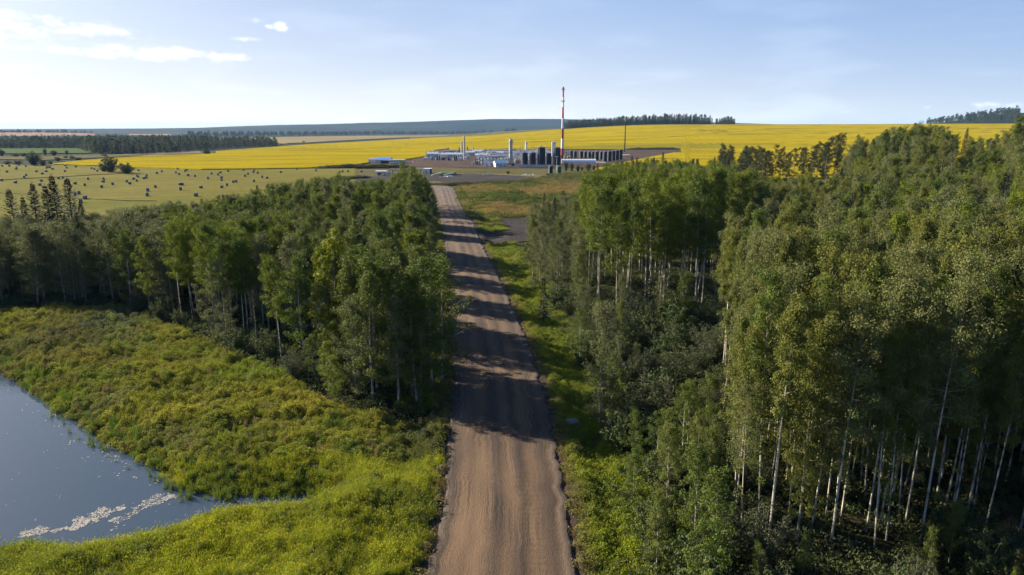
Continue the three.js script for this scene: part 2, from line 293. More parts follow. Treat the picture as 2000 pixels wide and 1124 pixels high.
// far fields and pads
const flatC = (a, b, s = 40) => (x, z) => mix3(a, b, Math.min(1, Math.max(0, 0.5 + 1.2 * fbm(x / s, z / s, 3, 2.7))));
sheet('green_field', 'small green field framed by dark hedges, far left', -40, 181, edgePx([[-40, 302], [181, 300.5]]), edgePx([[-40, 292], [0, 291], [150, 291], [181, 295.5]]), 40, 14, 1.0, stubbleMat, flatC([0.05644, 0.09628, 0.01992], [0.06972, 0.1129, 0.0239]));
sheet('pale_field', 'pale olive pasture strip below the small green field', -40, 330, edgePx([[-40, 312], [90, 314], [190, 309.5], [330, 303]]), edgePx([[-40, 307], [90, 307], [200, 303], [330, 301]]), 40, 8, 0.7, stubbleMat, flatC([0.0996, 0.09628, 0.03652], [0.1328, 0.1195, 0.0498]));
sheet('straw_field', 'straw coloured field beyond the canola and the dark woodland', 390, 880, edgePx([[390, 275.6], [470, 277], [560, 280.8], [600, 279.6], [700, 273.6], [800, 268.8], [880, 265.6]]), edgePx([[390, 275], [470, 270.5], [560, 268], [700, 266], [800, 265], [880, 264.6]]), 80, 16, 1.2, stubbleMat, flatC([0.239, 0.1926, 0.09296], [0.2855, 0.2324, 0.1195], 200));
sheet('dry_pasture', 'olive brown pasture strip along the top edge of the canola', 800, 1100, edgePx([[800, 271], [840, 269.2], [900, 267.2], [940, 265.4], [1000, 260.6], [1060, 255.6], [1100, 252.7]]), edgePx([[800, 269], [840, 266], [900, 263.6], [960, 258.5], [1000, 256], [1060, 252.8], [1100, 251.4]]), 50, 10, 1.0, stubbleMat, flatC([0.1195, 0.1029, 0.02988], [0.156, 0.1328, 0.04316]));
sheet('gravel_lot', 'bare brown well site beyond the canola with a pale rim', 240, 420, edgePx([[240, 305], [300, 303.5], [390, 302], [420, 300]]), edgePx([[240, 303], [320, 300], [390, 296.5], [420, 297.2]]), 40, 8, 1.0, dirtMat, flatC([0.1129, 0.083, 0.05644], [0.1992, 0.156, 0.1129], 14), 'lot');
const brownC = (x, z) => { const n = fbm(x / 22, z / 9, 4, 5.1); return mix3([0.0664, 0.04382, 0.03187], [0.1195, 0.083, 0.06242], Math.min(1, Math.max(0, 0.5 + 1.3 * n))); };
sheet('plant_yard', 'brown dirt yard that the plant stands on', 770, 1330, edgePx([[770, 325], [800, 326], [850, 327], [900, 328.5], [960, 329], [1085, 329], [1160, 328], [1220, 316.5], [1330, 297]]), edgePx([[770, 319.5], [800, 313], [830, 307.5], [860, 299.5], [900, 295], [1000, 294], [1100, 293], [1216, 293.4], [1330, 293]]), 130, 40, 0.25, dirtMat, brownC, 'yard');
const greyC = (x, z) => { const n = fbm(x / 16, z / 7, 4, 8.1); return mix3([0.04117, 0.03652, 0.03586], [0.07304, 0.06374, 0.05976], Math.min(1, Math.max(0, 0.5 + 1.3 * n))); };
sheet('gravel_pad', 'grey gravel pad between the wood and the plant', 640, 1046, edgePx([[640, 372], [700, 364], [800, 361], [840, 355], [900, 359.5], [980, 357.5], [1046, 352]]), edgePx([[640, 349], [680, 347], [740, 344.5], [820, 342.3], [900, 341], [960, 341.5], [1046, 347]]), 90, 30, 0.3, dirtMat, greyC, 'pad');
strip('sand_edge', 'pale sandy rim along the far edge of the gravel pad', [[880, 340], [960, 340.5], [1000, 342], [1060, 344.5]], 3, 0.4, flatC([0.1992, 0.1527, 0.09296], [0.2523, 0.1992, 0.1262], 5), dirtMat, 'rim');
strip('sand_edge', 'pale sandy rim along the near edge of the gravel pad', [[836, 355.5], [860, 357], [886, 359.5], [920, 361]], 2.2, 0.42, flatC([0.1992, 0.1527, 0.09296], [0.2523, 0.1992, 0.1262], 5), dirtMat, 'rim');
sheet('gravel_turnout', 'dark gravel approach leaving the right side of the dirt road', 921, 1050, edgePx([[921, 440], [945, 471], [980, 477.5], [1020, 474], [1050, 470]]), edgePx([[921, 430.5], [960, 430], [1000, 427.5], [1050, 424]]), 40, 26, 0.22, dirtMat, greyC, 'turnout');

sheet('straw_field', 'thin tan field strip between the far hazy woods at the left edge', -200, 195, edgeFar(2950), edgeFar(4150), 30, 8, 2.5, stubbleMat, flatC([0.30, 0.19, 0.11], [0.36, 0.24, 0.15], 300));
sheet('straw_field', 'short tan field strip between the far hazy woods, right of the first', 258, 342, edgeFar(3050), edgeFar(3700), 20, 6, 2.5, stubbleMat, flatC([0.34, 0.25, 0.15], [0.38, 0.28, 0.18], 300));
// ---------------------------------------------------------------- dirt road
{
  const Wm = 12, Lm = 64;
  const prof = (u) => { // cross section in 0..1: wheel paths pale and packed, loose windrows between, darker
    const x = u; let s = 0; for (const [c, w, a] of [[0.17, 0.05, .6], [0.30, 0.06, 1], [0.43, 0.05, -.8], [0.52, 0.05, .8], [0.62, 0.03, -.9], [0.70, 0.055, .9], [0.82, 0.035, -.6], [0.89, 0.04, .5]]) s += a * Math.exp(-(((x - c) / w) ** 2)); return s; };
  const shared = (u, v) => {
    const wob = 0.02 * tn(u, v, 1, 3, 8) , x = u + wob;
    const fine = (tn(x, v, 40, 5, 1) * 0.7 + tn(x, v, 110, 12, 2) * 0.5) * (0.5 + 1.2 * S(-0.2, 0.3, tn(u, v, 4, 14, 9))), grit = tn(u, v, 260, 520, 3) * 0.6 + tn(u, v, 120, 300, 4) * 0.5, patch = tn(u, v, 4, 9, 5), wash = Math.sin(v * TAU * 96 + 3 * tn(u, v, 5, 12, 6)) * S(0.05, 0.3, tn(u, v, 5, 6, 7));
    return { p: prof(x), fine, grit, patch, wash };
  };
  const colT = dataTex(1024, 2048, (u, v) => { const q = shared(u, v), k = 0.80 + 0.165 * q.p + 0.22 * q.fine + 0.24 * q.grit + 0.16 * q.patch + 0.03 * q.wash; return [k, k * (0.985 + 0.02 * q.patch), k * (0.97 - 0.03 * q.p)]; });
  const bumpT = dataTex(1024, 2048, (u, v) => { const q = shared(u, v), k = 0.5 - 0.16 * q.p + 0.10 * q.fine + 0.20 * q.grit + 0.05 * q.wash; return [k, k, k]; }, false);
  const cols = 64, pos = [], uv = [], col = [], idx = []; let rows = 0, along = 0, pz = null;
  for (let z = 30; z > ROAD_END; z -= z > -120 ? 0.5 : 1.0) {
    const [a, b] = roadAt(z); if (pz !== null) along += pz - z; pz = z; rows++;
    for (let i = 0; i <= cols + 2; i++) {
      const t = Math.min(1, Math.max(0, (i - 1) / cols)), rim = i === 0 || i === cols + 2, ragL = 0.8 * fbm(z / 2.1, 3.3, 4), ragR = 0.8 * fbm(z / 2.1, 9.3, 4);
      const x = mix(a - 0.2 + ragL, b + 0.2 + ragR, t) + (i === 0 ? -0.3 : rim ? 0.3 : 0);
      const crown = 0.13 * (1 - (2 * t - 1) ** 2), windrow = 0.09 * Math.exp(-(((t - 0.965) / 0.03) ** 2)) + 0.07 * Math.exp(-(((t - 0.035) / 0.03) ** 2));
      const y = ROAD_Y - 0.08 + crown + windrow * (0.7 + fbm(z / 1.1, t * 5, 2, 4)) - 0.032 * prof(0.05 + 0.9 * t) + 0.02 * fbm(x / 0.9, z / 2.3, 3, 6.2) + (rim ? -0.4 : 0);
      pos.push(x, y, z); uv.push(0.04 + 0.92 * t, along / Lm);
      const n = fbm(x / 3, z / 14, 3, 2.2), edge = S(0.86, 1.0, t) + S(0.12, 0, t);
      let c = mix3([0.088, 0.051, 0.026], [0.120, 0.072, 0.038], 0.5 + 1.2 * n);
      c = mix3(c, [0.07171, 0.05378, 0.0425], Math.min(1, edge) * 0.8);
      if (z < -250) c = mix3(c, [0.08964, 0.06308, 0.04714], S(-250, -320, z) * 0.6);
      col.push(...c);
    }
  }
  const w = cols + 3;
  for (let j = 0; j < rows - 1; j++) for (let i = 0; i < w - 1; i++) { const a = j * w + i, b = a + w; idx.push(a, a + 1, b, b, a + 1, b + 1); }
  const g = new THREE.BufferGeometry(); g.setAttribute('position', new THREE.Float32BufferAttribute(pos, 3)); g.setAttribute('color', new THREE.Float32BufferAttribute(col, 3)); g.setAttribute('uv', new THREE.Float32BufferAttribute(uv, 2)); g.setIndex(idx); g.computeVertexNormals();
  struct('dirt_road', g, new THREE.MeshStandardMaterial({ vertexColors: true, map: colT, bumpMap: bumpT, bumpScale: 0.09, roughness: 0.95 }), 'rutted brown dirt road running from the foreground to the plant', 'road');
}

// ---------------------------------------------------------------- pond
{
  const sh = new THREE.Shape(), cx = pond.reduce((s, p) => s + p[0], 0) / pond.length, cz = pond.reduce((s, p) => s + p[1], 0) / pond.length;
  pond.forEach(([x, z], i) => { const prev = pond[(i + pond.length - 1) % pond.length], next = pond[(i + 1) % pond.length], tx = next[0] - prev[0], tz = next[1] - prev[1], l = Math.hypot(tx, tz) || 1; let nx = tz / l, nz = -tx / l; if (inPoly(pond, x + nx * 0.4, z + nz * 0.4)) { nx = -nx; nz = -nz; } const X = x + nx * 1.4, Z = z + nz * 1.4; i ? sh.lineTo(X, -Z) : sh.moveTo(X, -Z); });
  const g = new THREE.ShapeGeometry(sh); g.rotateX(-Math.PI / 2); g.translate(0, POND_Y, 0);
  const uv = g.attributes.uv, p = g.attributes.position; for (let i = 0; i < p.count; i++) uv.setXY(i, p.getX(i) / 8, p.getZ(i) / 8);
  const rip = dataTex(512, 512, (u, v) => { const k = 0.5 + 0.28 * tn(u, v, 18, 26, 2) + 0.2 * tn(u, v, 50, 64, 4); return [k, k, k]; }, false);
  struct('pond_water', g, new THREE.MeshPhysicalMaterial({ color: new THREE.Color(0.03, 0.047, 0.072), roughness: 0.07, ior: 1.34, bumpMap: rip, bumpScale: 0.006 }), 'still blue grey pond water in the lower left corner', 'pond');
}
// ---------------------------------------------------------------- vegetation geometry
class Mesher {
  constructor() { this.p = []; this.c = []; this.i = []; }
  vert(x, y, z, c) { this.p.push(x, y, z); this.c.push(c[0], c[1], c[2]); return this.p.length / 3 - 1; }
  leaf(x, y, z, len, wid, r, col, flat = 0, out = null) {                            // a folded rhombus in a random attitude
    let ax = r() * 2 - 1, ay = (r() * 2 - 1) * (1 - flat), az = r() * 2 - 1, l = Math.hypot(ax, ay, az) || 1; ax /= l; ay /= l; az /= l;
    let bx = r() * 2 - 1, by = (r() * 2 - 1) * (1 - flat), bz = r() * 2 - 1, d = ax * bx + ay * by + az * bz; bx -= ax * d; by -= ay * d; bz -= az * d; l = Math.hypot(bx, by, bz) || 1; bx /= l; by /= l; bz /= l;
    if (out) {                                                           // blades turn their faces outwards and up, as leaves do
      let ux = out[0] + (r() - .5) * 1.5, uy = out[1] + (r() - .5) * 1.5, uz = out[2] + (r() - .5) * 1.5, m = Math.hypot(ux, uy, uz) || 1; ux /= m; uy /= m; uz /= m;
      d = ax * ux + ay * uy + az * uz; ax -= ux * d; ay -= uy * d; az -= uz * d; m = Math.hypot(ax, ay, az) || 1; ax /= m; ay /= m; az /= m; bx = uy * az - uz * ay; by = uz * ax - ux * az; bz = ux * ay - uy * ax;
    }
    const nx = ay * bz - az * by, ny = az * bx - ax * bz, nz = ax * by - ay * bx, f = wid * 0.3, a = len / 2, b = wid / 2;
    const i0 = this.vert(x - ax * a, y - ay * a, z - az * a, col), i1 = this.vert(x + bx * b + nx * f, y + by * b + ny * f, z + bz * b + nz * f, col), i2 = this.vert(x + ax * a, y + ay * a, z + az * a, col), i3 = this.vert(x - bx * b + nx * f, y - by * b + ny * f, z - bz * b + nz * f, col);
    this.i.push(i0, i1, i2, i0, i2, i3);
  }
  tube(pts, radii, seg, colF) {
    const base = this.p.length / 3;
    for (let k = 0; k < pts.length; k++) {
      const a = pts[Math.max(0, k - 1)], b = pts[Math.min(pts.length - 1, k + 1)]; let tx = b[0] - a[0], ty = b[1] - a[1], tz = b[2] - a[2], l = Math.hypot(tx, ty, tz) || 1; tx /= l; ty /= l; tz /= l;
      let ux = Math.abs(ty) > 0.9 ? 1 : 0, uy = Math.abs(ty) > 0.9 ? 0 : 1, uz = 0, d = ux * tx + uy * ty; ux -= tx * d; uy -= ty * d; uz -= tz * d; l = Math.hypot(ux, uy, uz); ux /= l; uy /= l; uz /= l;
      const vx = ty * uz - tz * uy, vy = tz * ux - tx * uz, vz = tx * uy - ty * ux;
      for (let s = 0; s < seg; s++) { const an = s / seg * TAU, c = Math.cos(an) * radii[k], q = Math.sin(an) * radii[k]; this.vert(pts[k][0] + ux * c + vx * q, pts[k][1] + uy * c + vy * q, pts[k][2] + uz * c + vz * q, colF(k, s)); }
    }
    for (let k = 0; k < pts.length - 1; k++) for (let s = 0; s < seg; s++) { const a = base + k * seg + s, b = base + k * seg + (s + 1) % seg; this.i.push(a, b, a + seg, b, b + seg, a + seg); }
  }
  build() { const g = new THREE.BufferGeometry(); g.setAttribute('position', new THREE.Float32BufferAttribute(this.p, 3)); g.setAttribute('color', new THREE.Float32BufferAttribute(this.c, 3)); g.setIndex(this.i); return g; }
}
const leafMat = new THREE.MeshPhysicalMaterial({ vertexColors: true, roughness: 0.65, specularIntensity: 0.28, transmission: 0.5, thickness: 0, side: THREE.DoubleSide });
const grassMat = new THREE.MeshPhysicalMaterial({ vertexColors: true, roughness: 0.8, specularIntensity: 0.3, transmission: 0.5, thickness: 0, side: THREE.DoubleSide });
const needleMat = new THREE.MeshStandardMaterial({ vertexColors: true, roughness: 0.85, side: THREE.DoubleSide });
const barkMat = new THREE.MeshStandardMaterial({ vertexColors: true, roughness: 0.85 });
leafMat.name = 'leaf'; grassMat.name = 'grass'; needleMat.name = 'needles'; barkMat.name = 'bark';
const jit = (c, r, k) => { const s = 1 + (r() - 0.5) * k, h = (r() - 0.5) * k * 0.35; return [Math.max(0, c[0] * (s + h)), Math.max(0, c[1] * s), Math.max(0, c[2] * (s - h))]; };

// a poplar or aspen of unit height scale: returns { trunk, crown, h, r }
function broadleaf(seed, o) {
  const r = rng(seed), T = new Mesher(), L = new Mesher(), h = o.h, lean = [(r() - .5) * o.lean, (r() - .5) * o.lean], bend = [(r() - .5) * 0.5, (r() - .5) * 0.5];
  const spine = (t) => [lean[0] * t * h + bend[0] * Math.sin(t * 3.2), t * h, lean[1] * t * h + bend[1] * Math.sin(t * 2.7)];
  const rings = o.rings, pts = [], rad = [];
  for (let k = 0; k <= rings; k++) { const t = k / rings; pts.push(spine(t * 0.97)); rad.push(o.rad * (1 - t) ** 0.85 + 0.012 + (k === 0 ? o.rad * 0.3 : 0)); }
  const marks = pts.map(() => r());
  T.tube(pts, rad, o.seg, (k) => { const t = k / rings; let c = mix3(o.bark, o.barkTop, S(0.45, 0.95, t)); if (marks[k] < 0.22) c = mix3(c, [0.06, 0.05, 0.04], 0.75); else if (marks[k] < 0.4) c = mix3(c, [0.2, 0.17, 0.13], 0.4); if (t < 0.06) c = mix3(c, [0.09, 0.075, 0.06], 0.7); return c; });
  const clumps = [];
  for (let b = 0; b < o.branches; b++) {
    const q = (b + r()) / o.branches, t = mix(o.base, 0.985, q), a = b * 2.399 + r() * 1.3, prof = Math.pow(Math.sin(Math.PI * Math.min(1, 0.20 + 0.66 * q)), 0.7) * (q < 0.85 ? 1 : 1.0), len = o.r * prof * (0.55 + 0.6 * r()), up = mix(0.25, 1.05, q) * o.up + (r() - .5) * 0.35;
    const s = spine(t), e = [s[0] + Math.cos(a) * len * Math.cos(up), s[1] + len * Math.sin(up), s[2] + Math.sin(a) * len * Math.cos(up)], m = [mix(s[0], e[0], .5), mix(s[1], e[1], .5) - 0.06 * len, mix(s[2], e[2], .5)];
    const br = Math.max(0.008, o.rad * 0.32 * (1 - t * 0.7));
    if (o.twigs) T.tube([s, m, e], [br, br * 0.6, 0.006], 3, () => mix3(o.bark, [0.12, 0.1, 0.08], 0.5));
    for (const f of [0.42, 0.72, 1.0]) { if (f < 0.6 && r() < 0.35) continue; clumps.push([mix(s[0], e[0], f) + (r() - .5) * .25, mix(s[1], e[1], f) + (r() - .3) * .25, mix(s[2], e[2], f) + (r() - .5) * .25, o.clump * (0.65 + 0.6 * r()) * (f === 1 ? 0.85 : 1)]); }
  }
  const top = spine(0.97); clumps.push([top[0], top[1], top[2], o.clump * 0.62], [top[0] + .1, top[1] + o.clump * .5, top[2], o.clump * 0.36]);
  if (o.epi) for (let k = 0; k < o.epi; k++) { const s = spine(mix(0.12, o.base, r())), a = r() * TAU, d = 0.3 + r() * 0.8; clumps.push([s[0] + Math.cos(a) * d, s[1] + r() * .3, s[2] + Math.sin(a) * d, 0.3 + r() * 0.25]); }
  const per = Math.max(3, Math.round(o.leaves / clumps.length));
  let hx = 0, ymin = h;
  for (const [x, y, z, cr] of clumps) {
    const cc = jit(o.tint, r, 0.34); hx = Math.max(hx, Math.hypot(x, z) + cr * 0.7); ymin = Math.min(ymin, y - cr);
    for (let k = 0; k < per; k++) {
      const u = r() * 2 - 1, a = r() * TAU, w = Math.sqrt(1 - u * u), d = cr * Math.pow(r(), 0.42);
      L.leaf(x + Math.cos(a) * w * d, y + u * d * 0.82, z + Math.sin(a) * w * d, o.leaf * (0.7 + 0.6 * r()), o.leaf * o.wide * (0.7 + 0.6 * r()), r, jit(cc, r, 0.36), 0, [Math.cos(a) * w * .8 + x / o.r * .25, u * .8 + .35, Math.sin(a) * w * .8 + z / o.r * .25]);
    }
  }
  return { trunk: T.build(), crown: L.build(), h: h + o.clump * 0.5, r: hx, base: Math.max(0, ymin), mats: [barkMat, leafMat] };
}
function spruce(seed, o) {
  const r = rng(seed), T = new Mesher(), L = new Mesher(), h = o.h, lean = (r() - .5) * 0.02 * h;
  T.tube([[0, 0, 0], [lean * .3, h * .35, 0], [lean * .7, h * .7, 0], [lean, h * .985, 0]], [o.rad * 1.2, o.rad * .8, o.rad * .4, .015], 6, () => [0.085, 0.066, 0.052]);
  const whorls = o.whorls;
  for (let wv = 0; wv < whorls; wv++) {
    const q = wv / whorls, t = mix(o.base, 0.985, q), n = o.per + (r() < .5 ? 1 : 0), thin = r() < 0.14 ? 0.6 : 1;
    for (let b = 0; b < n; b++) {
      const a = b / n * TAU + r() * 1.1 + wv * 0.9, len = Math.max(0.12, o.r * Math.pow(1 - q, 0.82) * (0.62 + 0.55 * r()) * thin * (q < .08 ? .7 : 1)), droop = mix(0.34, -0.35, q) * len, cx = Math.cos(a), cz = Math.sin(a), y0 = t * h + (r() - .5) * .25, steps = Math.max(3, Math.round(len / o.step));
      const cb = jit(o.tint, r, 0.3);
      for (let k = 1; k <= steps; k++) {
        const f = k / steps, d = len * f, y = y0 - droop * f * f * 1.2 + 0.14 * len * f * f * f;
        for (const sd of [-1, 1, 0]) {
          const sl = o.spray * (0.65 + 0.6 * r()) * (1 - 0.35 * f) * (1 - 0.6 * q) + 0.02, ang = a + sd * (0.85 + 0.3 * r()), ex = cx * d + Math.cos(ang) * sl + lean * t, ez = cz * d + Math.sin(ang) * sl, ey = y - 0.22 * sl - r() * 0.05;
          const px = -Math.sin(ang) * sl * 0.24, pz = Math.cos(ang) * sl * 0.24, sx = cx * d + lean * t, sz = cz * d, c = jit(cb, r, 0.35), mx = mix(sx, ex, .55), my = mix(y, ey, .5), mz = mix(sz, ez, .55);
          const i0 = L.vert(sx, y, sz, c), i1 = L.vert(mx + px, my - .05, mz + pz, c), i2 = L.vert(ex, ey, ez, jit(cb, r, .35)), i3 = L.vert(mx - px, my + .05, mz - pz, c); L.i.push(i0, i1, i2, i0, i2, i3);
        }
      }
    }
  }
  for (let k = 0; k < 14; k++) L.leaf(lean + (r() - .5) * .2, h * (0.95 + 0.05 * r()), (r() - .5) * .2, .3, .07, r, o.tint);
  return { trunk: T.build(), crown: L.build(), h, r: o.r, base: o.base * h, mats: [barkMat, needleMat] };
}
function shrub(seed, o) {                                               // many stems from one foot, leafy to the ground
  const r = rng(seed), T = new Mesher(), L = new Mesher(), clumps = [];
  for (let s = 0; s < o.stems; s++) {
    const a = s * 2.399 + r(), reach = o.r * Math.sqrt((s + 0.4) / o.stems) * (0.75 + 0.4 * r()), hh = o.h * (1 - 0.42 * (reach / o.r) ** 2) * (0.72 + 0.32 * r()), e = [Math.cos(a) * reach, hh, Math.sin(a) * reach], m = [e[0] * .45, hh * .55, e[2] * .45];
    T.tube([[Math.cos(a) * .12, 0, Math.sin(a) * .12], m, e], [0.035, 0.022, 0.006], 3, () => jit([0.16, 0.13, 0.1], r, .3));
    for (const f of [0.25, 0.45, 0.62, 0.8, 0.97]) { const g = f * f; clumps.push([mix(m[0] * f, e[0], g) + (r() - .5) * .4, hh * f, mix(m[2] * f, e[2], g) + (r() - .5) * .4, o.clump * (0.6 + .6 * r()) * (1.1 - .45 * f)]); }
  }
  const per = Math.max(4, Math.round(o.leaves / clumps.length));
  for (const [x, y, z, cr] of clumps) { const cc = jit(o.tint, r, .32); for (let k = 0; k < per; k++) { const u = r() * 2 - 1, a = r() * TAU, w = Math.sqrt(1 - u * u), d = cr * Math.pow(r(), .45); L.leaf(x + Math.cos(a) * w * d, Math.max(.05, y + u * d), z + Math.sin(a) * w * d, o.leaf * (.7 + .6 * r()), o.leaf * o.wide * (.7 + .6 * r()), r, jit(cc, r, .36), 0, [Math.cos(a) * w * .8 + x / o.r * .25, u * .8 + .35, Math.sin(a) * w * .8 + z / o.r * .25]); } }
  return { trunk: T.build(), crown: L.build(), h: o.h, r: o.r, base: 0, mats: [barkMat, leafMat] };
}

const WHITE = [0.46, 0.41, 0.33], GREYB = [0.24, 0.215, 0.18], TOPB = [0.26, 0.25, 0.17];
const aspenOpt = { h: 17, rad: 0.09, lean: 0.06, rings: 44, seg: 6, bark: WHITE, barkTop: TOPB, base: 0.42, branches: 34, r: 2.1, up: 1.0, clump: 0.62, leaves: 7200, leaf: 0.15, wide: 0.85, twigs: true, tint: [0.095, 0.112, 0.030] };
const V = {};                                                          // variants by kind: near and far forms
const tints = { greyo: [0.182, 0.198, 0.056], olive: [0.178, 0.192, 0.030], olive2: [0.148, 0.174, 0.028], fresh: [0.165, 0.205, 0.007], mid: [0.116, 0.160, 0.016], grey: [0.172, 0.186, 0.068], lime: [0.215, 0.235, 0.008] };
V.aspen = [0, 1, 2, 3, 4, 5, 6, 7, 8, 9].map((k) => broadleaf(100 + k, { ...aspenOpt, base: [0.42, .5, .46, .38, .55, .44, .3, .6, .48, .36][k], r: [2.4, 2.0, 2.8, 2.2, 1.9, 2.7, 2.5, 1.6, 3.0, 2.2][k], branches: [34, 26, 38, 30, 22, 36, 34, 20, 30, 28][k], clump: [.74, .66, .8, .7, .62, .82, .76, .6, .84, .7][k], up: [1, 1.2, .85, 1, 1.25, .8, .9, 1.3, .75, 1.1][k], leaves: 8000, epi: [4, 0, 6, 8, 0, 3, 8, 0, 5, 10][k], tint: [tints.olive, tints.olive2, tints.greyo, tints.mid, tints.olive, tints.greyo, tints.olive, tints.olive2, tints.greyo, tints.olive][k] }));
V.fresh = [0, 1, 2, 3].map((k) => broadleaf(130 + k, { ...aspenOpt, h: 17, base: [.45, .38, .5, .3][k], r: [2.8, 2.4, 2.5, 3.0][k], clump: .75, leaves: 5600, leaf: .19, tint: [tints.fresh, tints.fresh, tints.mid, tints.fresh][k] }));
V.poplar = [0, 1, 2, 3, 4, 5].map((k) => broadleaf(160 + k, { ...aspenOpt, h: 13, rad: .12, bark: k % 2 ? GREYB : [0.36, 0.33, 0.28], base: [.16, .24, .1, .3, .18, .26][k], r: [2.5, 2.1, 2.8, 1.8, 3.0, 2.3][k], clump: .68, leaves: 5200, leaf: .18, tint: [tints.mid, tints.olive2, tints.mid, tints.grey, tints.olive2, tints.fresh][k] }));
V.lime = [0, 1].map((k) => broadleaf(190 + k, { ...aspenOpt, h: 13, bark: GREYB, base: [.28, .4][k], r: [2.6, 2.3][k], clump: .7, up: .7, leaves: 5600, leaf: .19, tint: tints.lime }));
V.grey = [0, 1, 2].map((k) => broadleaf(200 + k, { ...aspenOpt, h: 12, rad: .09, bark: GREYB, base: [.1, .16, .12][k], r: [2.5, 2.1, 2.4][k], clump: .64, leaves: 5000, leaf: .17, wide: .6, tint: tints.grey }));
V.bare = [0, 1].map((k) => broadleaf(215 + k, { ...aspenOpt, h: 12, rad: .08, bark: [0.3, .27, .24], barkTop: [.24, .21, .19], base: .3, branches: 30, r: 1.5, clump: .45, leaves: 420, leaf: .13, tint: [0.10, 0.095, 0.05] }));
V.spruce = [0, 1, 2, 3].map((k) => spruce(230 + k, { h: 16, rad: .16, base: .05, r: [3.0, 2.5, 2.8, 2.3][k], whorls: 44, per: 7, step: .34, spray: .62, tint: [[.022, .032, .016], [.030, .042, .019], [.020, .029, .015], [.036, .048, .02]][k] }));
V.youngSpruce = [0, 1].map((k) => spruce(240 + k, { h: 7, rad: .09, base: .03, r: [1.5, 1.3][k], whorls: 26, per: 6, step: .24, spray: .36, tint: [.038, .054, .022] }));
V.shrub = [0, 1, 2, 3].map((k) => shrub(250 + k, { h: [3.6, 4.2, 3.2, 2.6][k], r: [1.7, 1.9, 2.0, 1.5][k], stems: 16, clump: .55, leaves: 3000, leaf: .15, wide: [.5, .8, .6, .8][k], tint: [[.10, .115, .05], [.08, .105, .028], [.085, .10, .036], [.07, .10, .022]][k] }));
const farTint = [[.072, .092, .030], [.052, .072, .030], [.090, .106, .034]];
V.distant = [0, 1, 2].map((k) => broadleaf(270 + k, { ...aspenOpt, h: 14, rings: 4, seg: 3, twigs: false, base: .12, branches: 14, r: 3.4, clump: 1.5, leaves: 420, leaf: .85, wide: .8, bark: [.25, .23, .2], tint: farTint[k] }));
V.distantSpruce = [0, 1].map((k) => spruce(280 + k, { h: 16, rad: .15, base: .08, r: 2.2, whorls: 14, per: 5, step: .9, spray: .9, tint: [.026, .036, .02] }));
V.pine = [0, 1, 2].map((k) => broadleaf(290 + k, { ...aspenOpt, h: 18, rad: .13, rings: 14, lean: .03, bark: [.2, .15, .11], barkTop: [.24, .15, .1], base: [.5, .58, .42][k], branches: 24, r: 1.8, up: .7, clump: .62, leaves: 3800, leaf: .24, wide: .4, tint: [.062, .078, .022] }));

// ---------------------------------------------------------------- planting plan
const trees = [];                                                       // { x, z, kind, k, s, rot, zone, name }
const R = rng(77);
function plant(x, z, kind, k, height, zone, sxz = 1) { const v = V[kind][k % V[kind].length], s = height / v.h; trees.push({ x, z, y: H(x, z) - 0.08, kind, k: k % V[kind].length, s, sx: s * sxz, rot: R() * TAU, zone }); }
const pick = (a) => a[Math.floor(R() * a.length)];
function scatterIn(poly, step, fn) {
  const xs = poly.map((p) => p[0]), zs = poly.map((p) => p[1]);
  for (let x = Math.min(...xs); x < Math.max(...xs); x += step) for (let z = Math.min(...zs); z < Math.max(...zs); z += step) { const a = x + R() * step, b = z + R() * step; if (inPoly(poly, a, b)) fn(a, b); }
}
const pxBase = (x, z) => { const q = proj(x, H(x, z), z); return q; };

// left wood
scatterIn(leftWood, 2.8, (x, z) => {
  const [u, v, dep] = pxBase(x, z), edge = -sdPoly(leftWood, x, z), d = Math.hypot(x, z);
  if (dep < 5 || u < -700) return;
  const rd = roadDist(x, z); if (rd < 3.2) return;
  const n = fbm(x / 22, z / 22, 2, 15.5), q = R();
  
  if (d > 140 && u > 370 && u < 620 && q < 0.27) return plant(x, z, 'spruce', Math.floor(R() * 4), 10 + 4.5 * R(), 'leftBack');
  if (rd < 27 && d > 80 && d < 230 && fbm((.616 * x - .788 * z) / 5.2, 4.4, 2) > -0.02) return;   // open lanes through the wood's edge
  if (edge < 2.4 && q < 0.25) return plant(x, z, 'shrub', Math.floor(R() * 4), 2.0 + 2.6 * R(), 'leftEdge');
  let hgt = 11 + 3.4 * R() + 2.2 * n; if (u > 640 && d > 150) hgt += 1.0; if (u < 250) hgt = 9.5 + 3.5 * R(); if (u < 340 && q < .62) return plant(x, z, 'grey', Math.floor(R() * 3), hgt, d > 120 ? 'leftBack' : 'leftMid', 1.25); if (edge < 2.5) hgt *= 0.82; if (u > 600 && d < 90) hgt += .8;
  if (u > 330 && u < 560 && v > 590 && v < 760 && q < 0.8) return plant(x, z, 'fresh', Math.floor(R() * 4), 12.4 + 2.2 * R(), 'leftFresh');
  if (u > 720 && d > 120 && q < 0.34) return plant(x, z, 'fresh', Math.floor(R() * 4), hgt, 'leftRoad');
  if (q > 0.95) return plant(x, z, 'bare', Math.floor(R() * 2), hgt * 0.85, d > 120 ? 'leftBack' : 'leftMid');
  if (q > 0.86) return plant(x, z, 'grey', Math.floor(R() * 3), hgt * 0.92, d > 120 ? 'leftBack' : 'leftMid');
  plant(x, z, 'poplar', Math.floor(R() * 6), hgt, u > 700 ? 'leftRoad' : d > 120 ? 'leftBack' : 'leftMid');
});
